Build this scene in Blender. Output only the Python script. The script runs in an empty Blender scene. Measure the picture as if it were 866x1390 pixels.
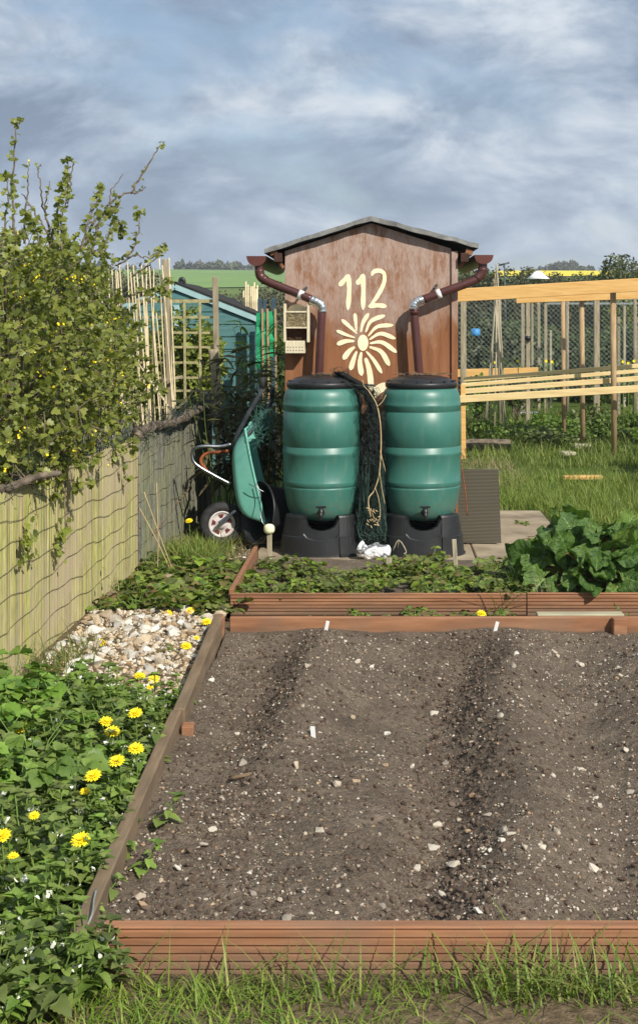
import bpy, math, random
import numpy as np
from mathutils import Vector, Matrix
random.seed(7); RS = np.random.RandomState(11)
sc = bpy.context.scene; COL = sc.collection
F, VX, VY, H = 1800.0, 510.0, 430.0, 1.77      # focal length in photo pixels, vanishing point, eye height

def at(px, py, Y):
    """point at distance Y that the photo shows at px, py"""
    return ((px - VX) * Y / F, Y, H - (py - VY) * Y / F)
def ground_at(px, py, z=0.0):
    Y = F * (H - z) / (py - VY)
    return ((px - VX) * Y / F, Y, z)

# ------------------------------------------------------------------ noise
def _h(ix, iy, s):
    n = (ix * 374761393 + iy * 668265263 + s * 974634757) & 0x7fffffff
    n = ((n ^ (n >> 13)) * 1274126177) & 0x7fffffff
    return ((n ^ (n >> 16)) & 0xffff) / 65535.0
def vnoise(x, y, s=0):
    x = np.asarray(x, float); y = np.asarray(y, float)
    ix = np.floor(x).astype(np.int64); iy = np.floor(y).astype(np.int64)
    fx = x - ix; fy = y - iy
    fx = fx*fx*(3-2*fx); fy = fy*fy*(3-2*fy)
    a = _h(ix, iy, s); b = _h(ix+1, iy, s); c = _h(ix, iy+1, s); d = _h(ix+1, iy+1, s)
    return (a*(1-fx)+b*fx)*(1-fy) + (c*(1-fx)+d*fx)*fy
def fbm(x, y, s=0, o=4):
    r = 0; a = .5
    for k in range(o):
        r = r + a*(vnoise(np.asarray(x)*2**k, np.asarray(y)*2**k, s+k*17)-.5); a *= .5
    return r

# ------------------------------------------------------------------ objects
ORG = {}
def tag(o, label=None, cat=None, group=None, kind=None):
    if label: o['label'] = label
    if cat: o['category'] = cat
    if group: o['group'] = group
    if kind: o['kind'] = kind
    return o
def thing(name, loc, label, cat, group=None):
    o = bpy.data.objects.new(name, None); COL.objects.link(o)
    o.empty_display_size = .1; o.location = loc; ORG[o.name] = Vector(loc)
    return tag(o, label, cat, group)
def mesh_obj(name, verts, faces, mats, parent=None, smooth=True, midx=None, org=None):
    verts = np.asarray(verts, float).reshape(-1, 3)
    if org is None:
        if parent is not None: org = ORG[parent.name]
        else:
            mn, mx = verts.min(0), verts.max(0)
            org = Vector(((mn[0]+mx[0])/2, (mn[1]+mx[1])/2, mn[2]))
    org = Vector(org)
    me = bpy.data.meshes.new(name)
    me.from_pydata((verts - np.array(org)).tolist(), [], [list(f) for f in faces])
    if not isinstance(mats, (list, tuple)): mats = [mats]
    for m in mats: me.materials.append(m)
    if midx is not None: me.polygons.foreach_set('material_index', midx)
    if smooth is True: me.polygons.foreach_set('use_smooth', [True]*len(me.polygons))
    elif smooth is not False: me.polygons.foreach_set('use_smooth', smooth)
    me.update()
    o = bpy.data.objects.new(name, me); COL.objects.link(o)
    if parent is not None:
        o.parent = parent; o.location = org - ORG[parent.name]
    else: o.location = org
    ORG[o.name] = org
    return o
KIDS = {}
def kids(o): return [c for c in o.children]
def copy_tree(o, loc=None, rz=None, s=None, label=None, group=None, parent=None):
    c = o.copy(); COL.objects.link(c)
    if parent is not None: c.parent = parent
    if loc is not None: c.location = loc
    if rz is not None: c.rotation_euler = (c.rotation_euler[0], c.rotation_euler[1], rz)
    if s is not None: c.scale = (s, s, s) if not isinstance(s, tuple) else s
    if label: c['label'] = label
    if group: c['group'] = group
    for ch in list(o.children): copy_tree(ch, parent=c)
    return c

class MB:
    """collects boxes, tubes, lathes and leaves into ONE mesh"""
    def __init__(s): s.v = []; s.f = []; s.sm = []; s.mi = []; s.m = 0
    def add(s, v, f, smooth=False):
        b = len(s.v); s.v.extend([tuple(p) for p in v])
        for q in f: s.f.append([b+i for i in q]); s.sm.append(smooth); s.mi.append(s.m)
        return s
    def box(s, c, d, rot=None, bev=0.0):
        dx, dy, dz = d[0]/2, d[1]/2, d[2]/2
        e = min(bev, dx*.9, dy*.9, dz*.9)
        R = rot if rot is not None else Matrix.Identity(3)
        if e <= 0:
            v = [Vector((x, y, z)) for x in (-dx, dx) for y in (-dy, dy) for z in (-dz, dz)]
            f = [(0,1,3,2),(4,6,7,5),(0,4,5,1),(2,3,7,6),(0,2,6,4),(1,5,7,3)]
        else:
            v = []; idx = {}
            for sx in (-1, 1):
                for sy in (-1, 1):
                    for sz in (-1, 1):
                        for ax in range(3):
                            p = [sx*dx, sy*dy, sz*dz]
                            for k in range(3):
                                if k != ax: p[k] -= (sx, sy, sz)[k]*e
                            idx[(sx, sy, sz, ax)] = len(v); v.append(Vector(p))
            f = []
            for ax in range(3):
                a, b = [(1, 2), (2, 0), (0, 1)][ax]
                for sg in (-1, 1):
                    q = []
                    for (i, j) in ((-1,-1), (1,-1), (1,1), (-1,1)):
                        t = [0, 0, 0]; t[ax] = sg; t[a] = i; t[b] = j
                        q.append(idx[(*t, ax)])
                    f.append(q if sg > 0 else q[::-1])
            for ax in range(3):
                a, b = [(1, 2), (2, 0), (0, 1)][ax]
                for i in (-1, 1):
                    for j in (-1, 1):
                        q = []
                        for (sg, w) in ((-1, a), (1, a), (1, b), (-1, b)):
                            t = [0, 0, 0]; t[ax] = sg; t[a] = i; t[b] = j
                            q.append(idx[(*t, w)])
                        f.append(q if i*j > 0 else q[::-1])
            for sx in (-1, 1):
                for sy in (-1, 1):
                    for sz in (-1, 1):
                        q = [idx[(sx, sy, sz, k)] for k in range(3)]
                        f.append(q if sx*sy*sz > 0 else q[::-1])
        c = Vector(c)
        return s.add([c + R @ p for p in v], f, False)
    def bar(s, a, b, w, d, up=(0, 0, 1), bev=0.0):
        """rectangular bar from a to b, w across, d along 'up'"""
        a = Vector(a); b = Vector(b); y = (b-a); L = y.length; y.normalize()
        x = y.cross(Vector(up)); 
        if x.length < 1e-5: x = y.cross(Vector((1, 0, 0)))
        x.normalize(); z = x.cross(y)
        return s.box((a+b)/2, (w, L, d), Matrix((x, y, z)).transposed(), bev)
    def tube(s, pts, r, n=8, caps=True, smooth=True):
        pts = [Vector(p) for p in pts]; k = len(pts)
        rr = r if isinstance(r, (list, tuple)) else [r]*k
        v = []; f = []; x = None
        for i, p in enumerate(pts):
            t = (pts[min(i+1, k-1)] - pts[max(i-1, 0)])
            if t.length < 1e-9: t = Vector((0, 0, 1))
            t.normalize()
            if x is None:
                x = t.cross(Vector((0, 0, 1)))
                if x.length < .05: x = t.cross(Vector((1, 0, 0)))
            else: x = x - t*x.dot(t)
            x.normalize(); y = t.cross(x)
            for j in range(n):
                a = 2*math.pi*j/n
                v.append(p + (x*math.cos(a) + y*math.sin(a))*rr[i])
        for i in range(k-1):
            for j in range(n):
                f.append((i*n+j, i*n+(j+1) % n, (i+1)*n+(j+1) % n, (i+1)*n+j))
        s.add(v, f, smooth)
        if caps:
            b = len(s.v)-len(v)
            s.f.append([b+j for j in range(n)][::-1]); s.f.append([b+(k-1)*n+j for j in range(n)])
            s.sm += [False, False]; s.mi += [s.m, s.m]
        return s
    def lathe(s, prof, c=(0, 0, 0), n=48, ax=None, smooth=True):
        """prof = [(radius, height)...]; ax = matrix that turns z to the axis"""
        c = Vector(c); R = ax if ax is not None else Matrix.Identity(3)
        v = []; f = []
        for (r, z) in prof:
            for j in range(n):
                a = 2*math.pi*j/n
                v.append(c + R @ Vector((r*math.cos(a), r*math.sin(a), z)))
        for i in range(len(prof)-1):
            for j in range(n):
                f.append((i*n+j, i*n+(j+1) % n, (i+1)*n+(j+1) % n, (i+1)*n+j))
        return s.add(v, f, smooth)
    def prism(s, poly, h, org, ux, uy, smooth=False):
        """outline poly (2-D) in plane org+ux*a+uy*b, thickened by vector h"""
        org = Vector(org); ux = Vector(ux); uy = Vector(uy); h = Vector(h)
        n = len(poly)
        a = [org + ux*p[0] + uy*p[1] for p in poly]
        v = a + [p + h for p in a]
        f = [list(range(n))[::-1], [n+i for i in range(n)]]
        for i in range(n): f.append((i, (i+1) % n, n+(i+1) % n, n+i))
        return s.add(v, f, smooth)
    def build(s, name, mats, parent=None, org=None):
        return mesh_obj(name, s.v, s.f, mats, parent, s.sm, s.mi, org)

def catmull(pts, n=6):
    P = [Vector(p) for p in pts]; P = [P[0]*2-P[1]] + P + [P[-1]*2-P[-2]]
    out = []
    for i in range(1, len(P)-2):
        for k in range(n):
            t = k/n; a, b, c, d = P[i-1], P[i], P[i+1], P[i+2]
            out.append(.5*((2*b) + (c-a)*t + (2*a-5*b+4*c-d)*t*t + (3*b-a-3*c+d)*t**3))
    out.append(P[-2]); return out
def rotx(a): return Matrix.Rotation(a, 3, 'X')
def rotz(a): return Matrix.Rotation(a, 3, 'Z')
def roty(a): return Matrix.Rotation(a, 3, 'Y')

# ---- leaves in bulk
def outline_leaf(pts, fold=.08, droop=.0, mid=.5):
    """half outline (x, y) from base to tip mirrored; rib folded, tip drooping"""
    k = len(pts); v = []; f = []
    for (x, y) in pts: v.append((x, y, fold*abs(x)*2 - droop*y*y))
    for (x, y) in pts: v.append((0, y, -droop*y*y))
    for (x, y) in pts: v.append((-x, y, fold*abs(x)*2 - droop*y*y))
    for i in range(k-1):
        f.append((k+i, i, i+1, k+i+1)); f.append((2*k+i, k+i, k+i+1, 2*k+i+1))
    return np.array(v), f
LOBED = outline_leaf([(.02, 0), (.36, .06), (.52, .34), (.30, .46), (.36, .72), (.14, .80), (.02, 1.0)], .12, .15)
OVATE = outline_leaf([(.02, 0), (.30, .22), (.34, .5), (.2, .8), (.01, 1.0)], .15, .15)
HEART = outline_leaf([(.03, .02), (.30, -.06), (.42, .12), (.36, .22), (.40, .34), (.30, .42), (.32, .54), (.20, .64), (.20, .74), (.08, .88), (.0, 1.0)], .12, .22)
STRAP = outline_leaf([(.02, 0), (.09, .3), (.08, .6), (.01, 1.0)], .2, .35)
TOOTH = outline_leaf([(.03, 0), (.28, .12), (.30, .26), (.42, .32), (.38, .48), (.44, .60), (.32, .70), (.30, .84), (.12, .90), (.02, 1.0)], .18, .2)
BLADE = (np.array([(-.5, 0, 0), (.5, 0, 0), (-.42, .35, .0), (.42, .35, 0), (-.28, .7, .0), (.28, .7, 0), (0, 1, 0)]),
         [(0, 1, 3, 2), (2, 3, 5, 4), (4, 5, 6)])
QUADL = (np.array([(0, 0, 0), (.42, .42, .06), (0, 1, 0), (-.42, .42, .06)]), [(0, 1, 2, 3)])
def unit(a):
    a = np.asarray(a, float); return a/np.maximum(np.linalg.norm(a, axis=-1, keepdims=True), 1e-9)
def scatter(tmpl, P, D, N, S):
    """copies of a leaf template at points P along D facing N with size S -> verts, faces"""
    tv, tf = tmpl; P = np.asarray(P, float); D = unit(D); m = len(P)
    X = unit(np.cross(D, unit(N))); Z = np.cross(X, D)
    S = np.asarray(S, float)
    if S.ndim == 1: S = np.stack([S, S, S], 1)
    L = tv[None]*S[:, None, :]
    W = P[:, None, :] + L[..., 0:1]*X[:, None] + L[..., 1:2]*D[:, None] + L[..., 2:3]*Z[:, None]
    k = len(tv); faces = []
    for i in range(m):
        b = i*k
        for q in tf: faces.append([b+j for j in q])
    return W.reshape(-1, 3), faces
def blades(P, S, lean, W, R, bend=.5):
    """grass blades: bent tapered ribbons (7 points each)"""
    m = len(P); P = np.asarray(P, float)
    az = R.rand(m)*2*math.pi; d = np.stack([np.cos(az), np.sin(az), 0*az], 1)
    sx = np.stack([-np.sin(az), np.cos(az), 0*az], 1)
    ln = lean*(.3+R.rand(m)); S = np.asarray(S, float)
    tv, tf = BLADE; V = []
    out = np.zeros((m, 7, 3))
    for k in range(7):
        t = tv[k, 1]; h = (t - .25*ln*t*t)*S; o = ln*S*(t*t*.9+.1*t)
        out[:, k] = P + d*o[:, None] + sx*(tv[k, 0]*W)[:, None] + np.stack([0*h, 0*h, h], 1)
    faces = []
    for i in range(m):
        for q in tf: faces.append([i*7+j for j in q])
    return out.reshape(-1, 3), faces
def join(*vf):
    V = []; Fc = []; b = 0
    for v, f in vf:
        V.append(np.asarray(v, float).reshape(-1, 3)); Fc += [[b+i for i in q] for q in f]; b += len(V[-1])
    return np.concatenate(V), Fc

# ------------------------------------------------------------------ materials
def rgb(h):
    """srgb 0-255 triple to linear"""
    return tuple(((c/255)/12.92 if c/255 <= .04045 else ((c/255+.055)/1.055)**2.4) for c in h)
class NT:
    def __init__(s, name):
        s.m = bpy.data.materials.new(name); s.m.use_nodes = True; s.t = s.m.node_tree
        s.b = s.t.nodes['Principled BSDF']; s.out = s.t.nodes['Material Output']
    def n(s, typ, **kw):
        nd = s.t.nodes.new('ShaderNode'+typ)
        for k, v in kw.items(): setattr(nd, k, v)
        return nd
    def l(s, a, b): s.t.links.new(a, b)
    def coord(s, kind='Object', sc=(1, 1, 1)):
        c = s.n('TexCoord'); mp = s.n('Mapping'); s.l(c.outputs[kind], mp.inputs[0]); mp.inputs['Scale'].default_value = sc
        return mp.outputs[0]
    def world(s, sc=(1, 1, 1)):
        c = s.n('NewGeometry'); mp = s.n('Mapping'); s.l(c.outputs['Position'], mp.inputs[0]); mp.inputs['Scale'].default_value = sc
        return mp.outputs[0]
    def noise(s, vec, scale, detail=4, rough=.55, out='Fac', dist=0):
        nd = s.n('TexNoise'); s.l(vec, nd.inputs['Vector']); nd.inputs['Scale'].default_value = scale
        nd.inputs['Detail'].default_value = detail; nd.inputs['Roughness'].default_value = rough; nd.inputs['Distortion'].default_value = dist
        return nd.outputs[out]
    def ramp(s, fac, stops, interp='LINEAR'):
        r = s.n('ValToRGB'); s.l(fac, r.inputs[0]); e = r.color_ramp.elements; r.color_ramp.interpolation = interp
        while len(e) < len(stops): e.new(.5)
        for i, (p, c) in enumerate(stops):
            e[i].position = p; e[i].color = (*c, 1) if not isinstance(c, (int, float)) else (c, c, c, 1)
        return r.outputs[0]
    def mix(s, fac, a, b, typ='MIX'):
        m = s.n('Mix', data_type='RGBA', blend_type=typ)
        for i, v in ((0, fac), (6, a), (7, b)):
            sock = m.inputs[i]
            if hasattr(v, 'is_output'): s.l(v, sock)
            elif isinstance(v, (int, float)): sock.default_value = v if i == 0 else (v, v, v, 1)
            else: sock.default_value = (*v, 1)
        return m.outputs[2]
    def math(s, op, a, b=0.0, c=None, clamp=False):
        m = s.n('Math', operation=op, use_clamp=clamp)
        for i, v in enumerate((a, b) if c is None else (a, b, c)):
            if hasattr(v, 'is_output'): s.l(v, m.inputs[i])
            else: m.inputs[i].default_value = v
        return m.outputs[0]
    def bump(s, h, strength=.5, dist=.01):
        b = s.n('Bump'); b.inputs['Strength'].default_value = strength; b.inputs['Distance'].default_value = dist
        s.l(h, b.inputs['Height']); s.l(b.outputs[0], s.b.inputs['Normal']); return b
    def color(s, c):
        if hasattr(c, 'is_output'): s.l(c, s.b.inputs['Base Color'])
        else: s.b.inputs['Base Color'].default_value = (*c, 1)
    def set(s, **kw):
        for k, v in kw.items(): s.b.inputs[k].default_value = v
    def island(s):
        return s.n('NewGeometry').outputs['Random Per Island']
    def objrand(s):
        return s.n('ObjectInfo').outputs['Random']
    def hsv(s, col, hue=.5, sat=1.0, val=1.0):
        h = s.n('HueSaturation')
        for k, v in (('Hue', hue), ('Saturation', sat), ('Value', val)):
            if hasattr(v, 'is_output'): s.l(v, h.inputs[k])
            else: h.inputs[k].default_value = v
        s.l(col, h.inputs['Color']); return h.outputs[0]
MATS = {}
def simple(name, c1, c2, scale=6, rough=.6, bump=.15, bdist=.004, stretch=(1, 1, 1), spec=.4, metallic=0, detail=5, bscale=None, coat=0):
    n = NT(name); v = n.coord('Object', stretch); f = n.noise(v, scale, detail)
    n.color(n.ramp(f, [(.3, c1), (.7, c2)]))
    n.set(Roughness=rough, Metallic=metallic); n.b.inputs['Specular IOR Level'].default_value = spec
    if bump: n.bump(n.noise(v, bscale or scale*4, 4), bump, bdist)
    if coat: n.b.inputs['Coat Weight'].default_value = coat
    MATS[name] = n.m; return n.m
def leafm(name, cols, rough=.5, trans=.3, spec=.4, var=.5, rib=False):
    """leaf: a colour for each leaf out of cols, some light through it"""
    n = NT(name); r = n.island(); k = len(cols)
    c = n.ramp(r, [(i/max(1, k-1), q) for i, q in enumerate(cols)])
    o = n.objrand()
    c = n.hsv(c, n.math('MULTIPLY_ADD', o, .03, .474), n.math('MULTIPLY_ADD', o, .16, .86), n.math('MULTIPLY_ADD', o, var, 1-var*.5))
    nz = n.noise(n.coord('Object'), 55, 3)
    c = n.mix(.35, c, n.mix(1.0, c, n.ramp(nz, [(.3, (.45, .5, .45)), (.7, (1.25, 1.25, 1.1))]), 'MULTIPLY'))
    n.color(c); n.set(Roughness=rough); n.b.inputs['Specular IOR Level'].default_value = spec
    if trans:
        t = n.n('BsdfTranslucent'); n.l(n.mix(1.0, c, (1.15, 1.22, .5), 'MULTIPLY'), t.inputs[0])
        mx = n.n('MixShader'); mx.inputs[0].default_value = trans
        n.l(n.b.outputs[0], mx.inputs[1]); n.l(t.outputs[0], mx.inputs[2]); n.l(mx.outputs[0], n.out.inputs[0])
    MATS[name] = n.m; return n.m
def islandm(name, cols, rough=.7, grain=40, stretch=(1, 1, 1), bump=.3, bdist=.002, spec=.3, blot=None, blotscale=2, blotamt=.6):
    """a colour for each loose piece (slat, stone, cane), with grain"""
    n = NT(name); r = n.island(); k = len(cols)
    c = n.ramp(r, [(i/max(1, k-1), q) for i, q in enumerate(cols)])
    v = n.coord('Object', stretch); g = n.noise(v, grain, 4)
    c = n.mix(.6, c, n.mix(1.0, c, n.ramp(g, [(.3, .45), (.7, 1.35)]), 'MULTIPLY'))
    if blot:
        f = n.noise(n.coord('Object'), blotscale, 5, .6)
        c = n.mix(n.math('MULTIPLY', n.ramp(f, [(.42, 0.0), (.62, 1.0)]), blotamt), c, blot)
    n.color(c); n.set(Roughness=rough); n.b.inputs['Specular IOR Level'].default_value = spec
    if bump: n.bump(g, bump, bdist)
    MATS[name] = n.m; return n.m
# ================================================================== camera, sun, sky
cam = bpy.data.objects.new('camera', bpy.data.cameras.new('camera')); COL.objects.link(cam); sc.camera = cam
cam.location = (0, 0, H); cam.rotation_euler = (math.pi/2, 0, 0)
cd = cam.data; cd.sensor_fit = 'VERTICAL'; cd.sensor_height = 36; cd.lens = 36*F/1390
cd.shift_x = -(VX-433)/1390; cd.shift_y = -(695-VY)/1390
cd.clip_start = .05; cd.clip_end = 5000
SUN_AZ, SUN_EL = math.radians(35), math.radians(39)
sdir = Vector((math.sin(SUN_AZ)*math.cos(SUN_EL), -math.cos(SUN_AZ)*math.cos(SUN_EL), math.sin(SUN_EL)))
sun = bpy.data.objects.new('sun', bpy.data.lights.new('sun', 'SUN')); COL.objects.link(sun)
sun.data.energy = 4.6; sun.data.angle = math.radians(.5); sun.data.color = (1.0, .94, .84)
sun.rotation_euler = (-sdir).to_track_quat('-Z', 'Y').to_euler(); sun.location = (4, -4, 8)
w = bpy.data.worlds.new('World'); sc.world = w; w.use_nodes = True
nt = w.node_tree; bg = nt.nodes['Background']; bg.inputs[1].default_value = .1
def wn(t, **k):
    n = nt.nodes.new('ShaderNode'+t)
    for a, b in k.items(): setattr(n, a, b)
    return n
L = nt.links.new
sky = wn('TexSky', sky_type='NISHITA'); sky.sun_disc = False
sky.sun_elevation = SUN_EL; sky.sun_rotation = math.pi - SUN_AZ
tc = wn('TexCoord'); sep = wn('SeparateXYZ'); L(tc.outputs['Generated'], sep.inputs[0])
# clouds: soft lumps, flatter than wide
cmb = wn('Mapping'); L(tc.outputs['Generated'], cmb.inputs[0]); cmb.inputs['Scale'].default_value = (1, 1, 2.1)
def wnoise(scale, detail, rough, off, sx=1.0, sy=1.0, dist=0.0):
    mp = wn('Mapping'); L(cmb.outputs[0], mp.inputs[0]); mp.inputs['Location'].default_value = off; mp.inputs['Scale'].default_value = (sx, sy, 1)
    n = wn('TexNoise'); L(mp.outputs[0], n.inputs['Vector']); n.inputs['Scale'].default_value = scale
    n.inputs['Detail'].default_value = detail; n.inputs['Roughness'].default_value = rough; n.inputs['Distortion'].default_value = dist
    return n.outputs['Fac']
def wramp(f, stops):
    r = wn('ValToRGB'); L(f, r.inputs[0]); e = r.color_ramp.elements
    while len(e) < len(stops): e.new(.5)
    for i, (p, c) in enumerate(stops): e[i].position = p; e[i].color = (*c, 1) if not isinstance(c, (int, float)) else (c, c, c, 1)
    return r.outputs[0]
n1 = wnoise(7.5, 12, .60, (3.1, 1.75, .3), 1.0, 1.0, .3)
n2 = wnoise(4.0, 7, .55, (5.37, 2.9, .62), 1.0, 1.0, .2)
K = 10.0
def kc(h, k=1.0): return tuple(c*K*k for c in rgb(h))
cloud = wramp(n1, [(.35, rgb((122, 138, 160))), (.43, rgb((142, 158, 179))), (.50, rgb((166, 180, 197))), (.59, rgb((200, 209, 219))), (.72, rgb((224, 229, 233)))])
thin = wramp(n2, [(.55, 1.0), (.68, .3)])
sca = wn('Mix', data_type='RGBA', blend_type='MULTIPLY'); sca.inputs[0].default_value = 1; L(cloud, sca.inputs[6]); sca.inputs[7].default_value = (K, K, K, 1)
hz_ = wramp(sep.outputs[2], [(.0, .45), (.08, .12), (.16, 0.0)])
pale = wn('Mix', data_type='RGBA'); L(hz_, pale.inputs[0]); L(sca.outputs[2], pale.inputs[6]); pale.inputs[7].default_value = (*kc((196, 208, 220)), 1); sca = pale
mx = wn('Mix', data_type='RGBA'); L(thin, mx.inputs[0]); L(sky.outputs[0], mx.inputs[6]); L(sca.outputs[2], mx.inputs[7])
L(mx.outputs[2], bg.inputs[0])
sc.view_settings.view_transform = 'Standard'; sc.view_settings.look = 'None'; sc.view_settings.exposure = .22; sc.view_settings.gamma = 1
sc.cycles.max_bounces = 6; sc.cycles.transparent_max_bounces = 6
sc.cycles.use_denoising = True

# ================================================================== materials
BROWN = rgb((98, 58, 38))
def wood_mats():
    # stained decking and bed boards
    n = NT('stained_board'); v = n.coord('Object', (1, 12, 12)); f = n.noise(v, 2.2, 6, .6)
    c = n.ramp(f, [(.25, rgb((114, 76, 50))), (.5, rgb((146, 101, 70))), (.75, rgb((170, 124, 90)))])
    f2 = n.noise(n.coord('Object'), 3, 5, .6)
    c = n.mix(n.ramp(f2, [(.5, 0.0), (.75, .5)]), c, rgb((120, 104, 88)))
    zz_ = n.n('SeparateXYZ'); n.l(n.world(), zz_.inputs[0]); sp_ = n.noise(n.coord('Object'), 14, 5, .7)
    dirt = n.math('MULTIPLY', n.ramp(n.math('ADD', zz_.outputs[2], n.math('MULTIPLY', sp_, .10)), [(.06, .8), (.13, 0.0)]), .75)
    dirt = n.math('MAXIMUM', dirt, n.ramp(n.noise(n.coord('Object'), 45, 4, .7), [(.64, 0.0), (.74, .45)]))
    c = n.mix(dirt, c, rgb((104, 92, 78)))
    n.color(c); n.set(Roughness=.8); n.bump(f, .4, .003); MATS['board'] = n.m
    n = NT('grey_board'); v = n.coord('Object', (10, 1, 10)); f = n.noise(v, 2.5, 6, .6)
    c = n.ramp(f, [(.25, rgb((92, 74, 56))), (.5, rgb((122, 102, 78))), (.8, rgb((148, 128, 102)))])
    f2 = n.noise(n.coord('Object'), 2.5, 5, .6)
    c = n.mix(n.ramp(f2, [(.45, 0.0), (.7, .6)]), c, rgb((96, 84, 66)))
    n.color(c); n.set(Roughness=.85); n.bump(f, .5, .004); MATS['oldboard'] = n.m
wood_mats()
simple('pale_plank', rgb((150, 145, 120)), rgb((185, 178, 150)), 4, .85, .4, stretch=(1, 10, 10))
simple('stake_wood', rgb((140, 130, 108)), rgb((185, 176, 152)), 6, .85, .4, stretch=(8, 8, 1))
simple('grey_post', rgb((122, 112, 92)), rgb((172, 160, 134)), 5, .85, .5, stretch=(8, 8, 1))
simple('pine_post', rgb((150, 122, 88)), rgb((186, 160, 122)), 5, .8, .4, stretch=(8, 8, 1))
simple('new_timber', rgb((200, 152, 84)), rgb((224, 182, 116)), 3, .65, .2, stretch=(1, 12, 12))
simple('pale_timber', rgb((206, 178, 122)), rgb((230, 206, 152)), 3, .65, .2, stretch=(1, 12, 12))
simple('bark', rgb((74, 64, 54)), rgb((136, 122, 104)), 14, .95, .9, .01, stretch=(1, 1, 2))
simple('twig', rgb((96, 78, 60)), rgb((138, 116, 90)), 20, .9, .5)
simple('white_plastic', rgb((218, 220, 218)), rgb((238, 238, 236)), 8, .35, .05)
simple('black_plastic', rgb((26, 27, 29)), rgb((40, 41, 43)), 9, .42, .12, .002, spec=.5)
simple('rubber', rgb((34, 34, 35)), rgb((58, 57, 56)), 18, .8, .3, .002)
simple('steel', rgb((120, 124, 126)), rgb((176, 180, 182)), 12, .32, .1, .001, metallic=1)
simple('steel_dark', rgb((62, 68, 76)), rgb((92, 98, 104)), 14, .5, .2, .001, metallic=.4)
simple('rusty_steel', rgb((104, 52, 26)), rgb((176, 98, 52)), 16, .8, .5, .002)
simple('silver_tape', rgb((170, 174, 176)), rgb((226, 228, 228)), 40, .25, .5, .002, metallic=.9)
simple('brown_plastic', rgb((70, 40, 38)), rgb((84, 50, 46)), 5, .28, .03, spec=.5)
simple('gutter_plastic', rgb((80, 42, 36)), rgb((98, 56, 46)), 5, .35, .03, spec=.5)
simple('tray_plastic', rgb((104, 176, 160)), rgb((132, 200, 184)), 4, .42, .06, spec=.45)
simple('cream_paint', rgb((236, 222, 180)), rgb((246, 236, 204)), 18, .7, .3, .002)
simple('felt', rgb((96, 96, 94)), rgb((150, 150, 146)), 12, .95, .8, .004, bscale=160)
simple('felt_edge', rgb((28, 27, 26)), rgb((48, 45, 42)), 16, .95, .5)
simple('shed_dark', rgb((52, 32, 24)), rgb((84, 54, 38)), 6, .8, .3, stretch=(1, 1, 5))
simple('shed_batten', rgb((104, 64, 44)), rgb((150, 104, 72)), 6, .8, .4, stretch=(6, 6, 1))
simple('teal_paint', rgb((64, 104, 106)), rgb((84, 126, 124)), 5, .7, .25, stretch=(1, 1, 6))
simple('teal_trim', rgb((140, 174, 176)), rgb((166, 196, 196)), 5, .6, .15)
simple('green_sheet', rgb((24, 138, 92)), rgb((48, 172, 116)), 6, .5, .3, .004)
simple('slate_blue', rgb((44, 62, 72)), rgb((66, 86, 96)), 8, .6, .2)
simple('blue_plastic', rgb((40, 120, 190)), rgb((70, 160, 220)), 6, .4, .1)
simple('slab', rgb((120, 107, 88)), rgb((174, 158, 132)), 3.5, .92, .5, .004, bscale=45)
simple('wire', rgb((112, 104, 80)), rgb((140, 132, 106)), 30, .7, .1)
simple('mesh_wire', rgb((118, 124, 122)), rgb((150, 156, 152)), 30, .5, 0)
simple('dark_net', rgb((16, 24, 22)), rgb((38, 52, 47)), 60, .6, .2)
simple('green_net_dark', rgb((34, 54, 48)), rgb((66, 92, 82)), 60, .6, .2)
simple('net_core', rgb((10, 14, 13)), rgb((22, 30, 27)), 70, .8, 1.0, .01)
simple('green_net', rgb((40, 88, 78)), rgb((84, 136, 122)), 60, .6, .2)
simple('dry_stem', rgb((176, 150, 108)), rgb((206, 184, 142)), 25, .85, .3)
simple('green_stem', rgb((86, 116, 46)), rgb((118, 140, 66)), 25, .7, .2)
simple('red_stalk', rgb((140, 150, 70)), rgb((170, 110, 80)), 8, .5, .1)
simple('yellow', rgb((250, 222, 16)), rgb((253, 234, 50)), 40, .7, .2)
simple('white_petal', rgb((226, 230, 214)), rgb((244, 244, 236)), 40, .7, .1)
simple('ball_cream', rgb((222, 222, 180)), rgb((236, 238, 206)), 40, .5, .2)
simple('rim_white', rgb((188, 178, 174)), rgb((212, 204, 200)), 10, .5, .1)
simple('dark_red', rgb((84, 28, 32)), rgb((112, 44, 44)), 10, .7, .1)
simple('reed_dark', rgb((70, 56, 36)), rgb((110, 92, 62)), 60, .9, .5)
simple('hole_dark', rgb((22, 17, 12)), rgb((32, 26, 18)), 20, .95, 0)  # near-black colour standing in for the shade inside holes
simple('hotel_wood', rgb((196, 184, 152)), rgb((224, 214, 186)), 9, .8, .3, stretch=(6, 6, 1))
simple('brick', rgb((176, 108, 80)), rgb((200, 140, 110)), 10, .9, .4)
simple('shade_cloth', rgb((210, 214, 212)), rgb((236, 238, 236)), 6, .6, .05)
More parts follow.
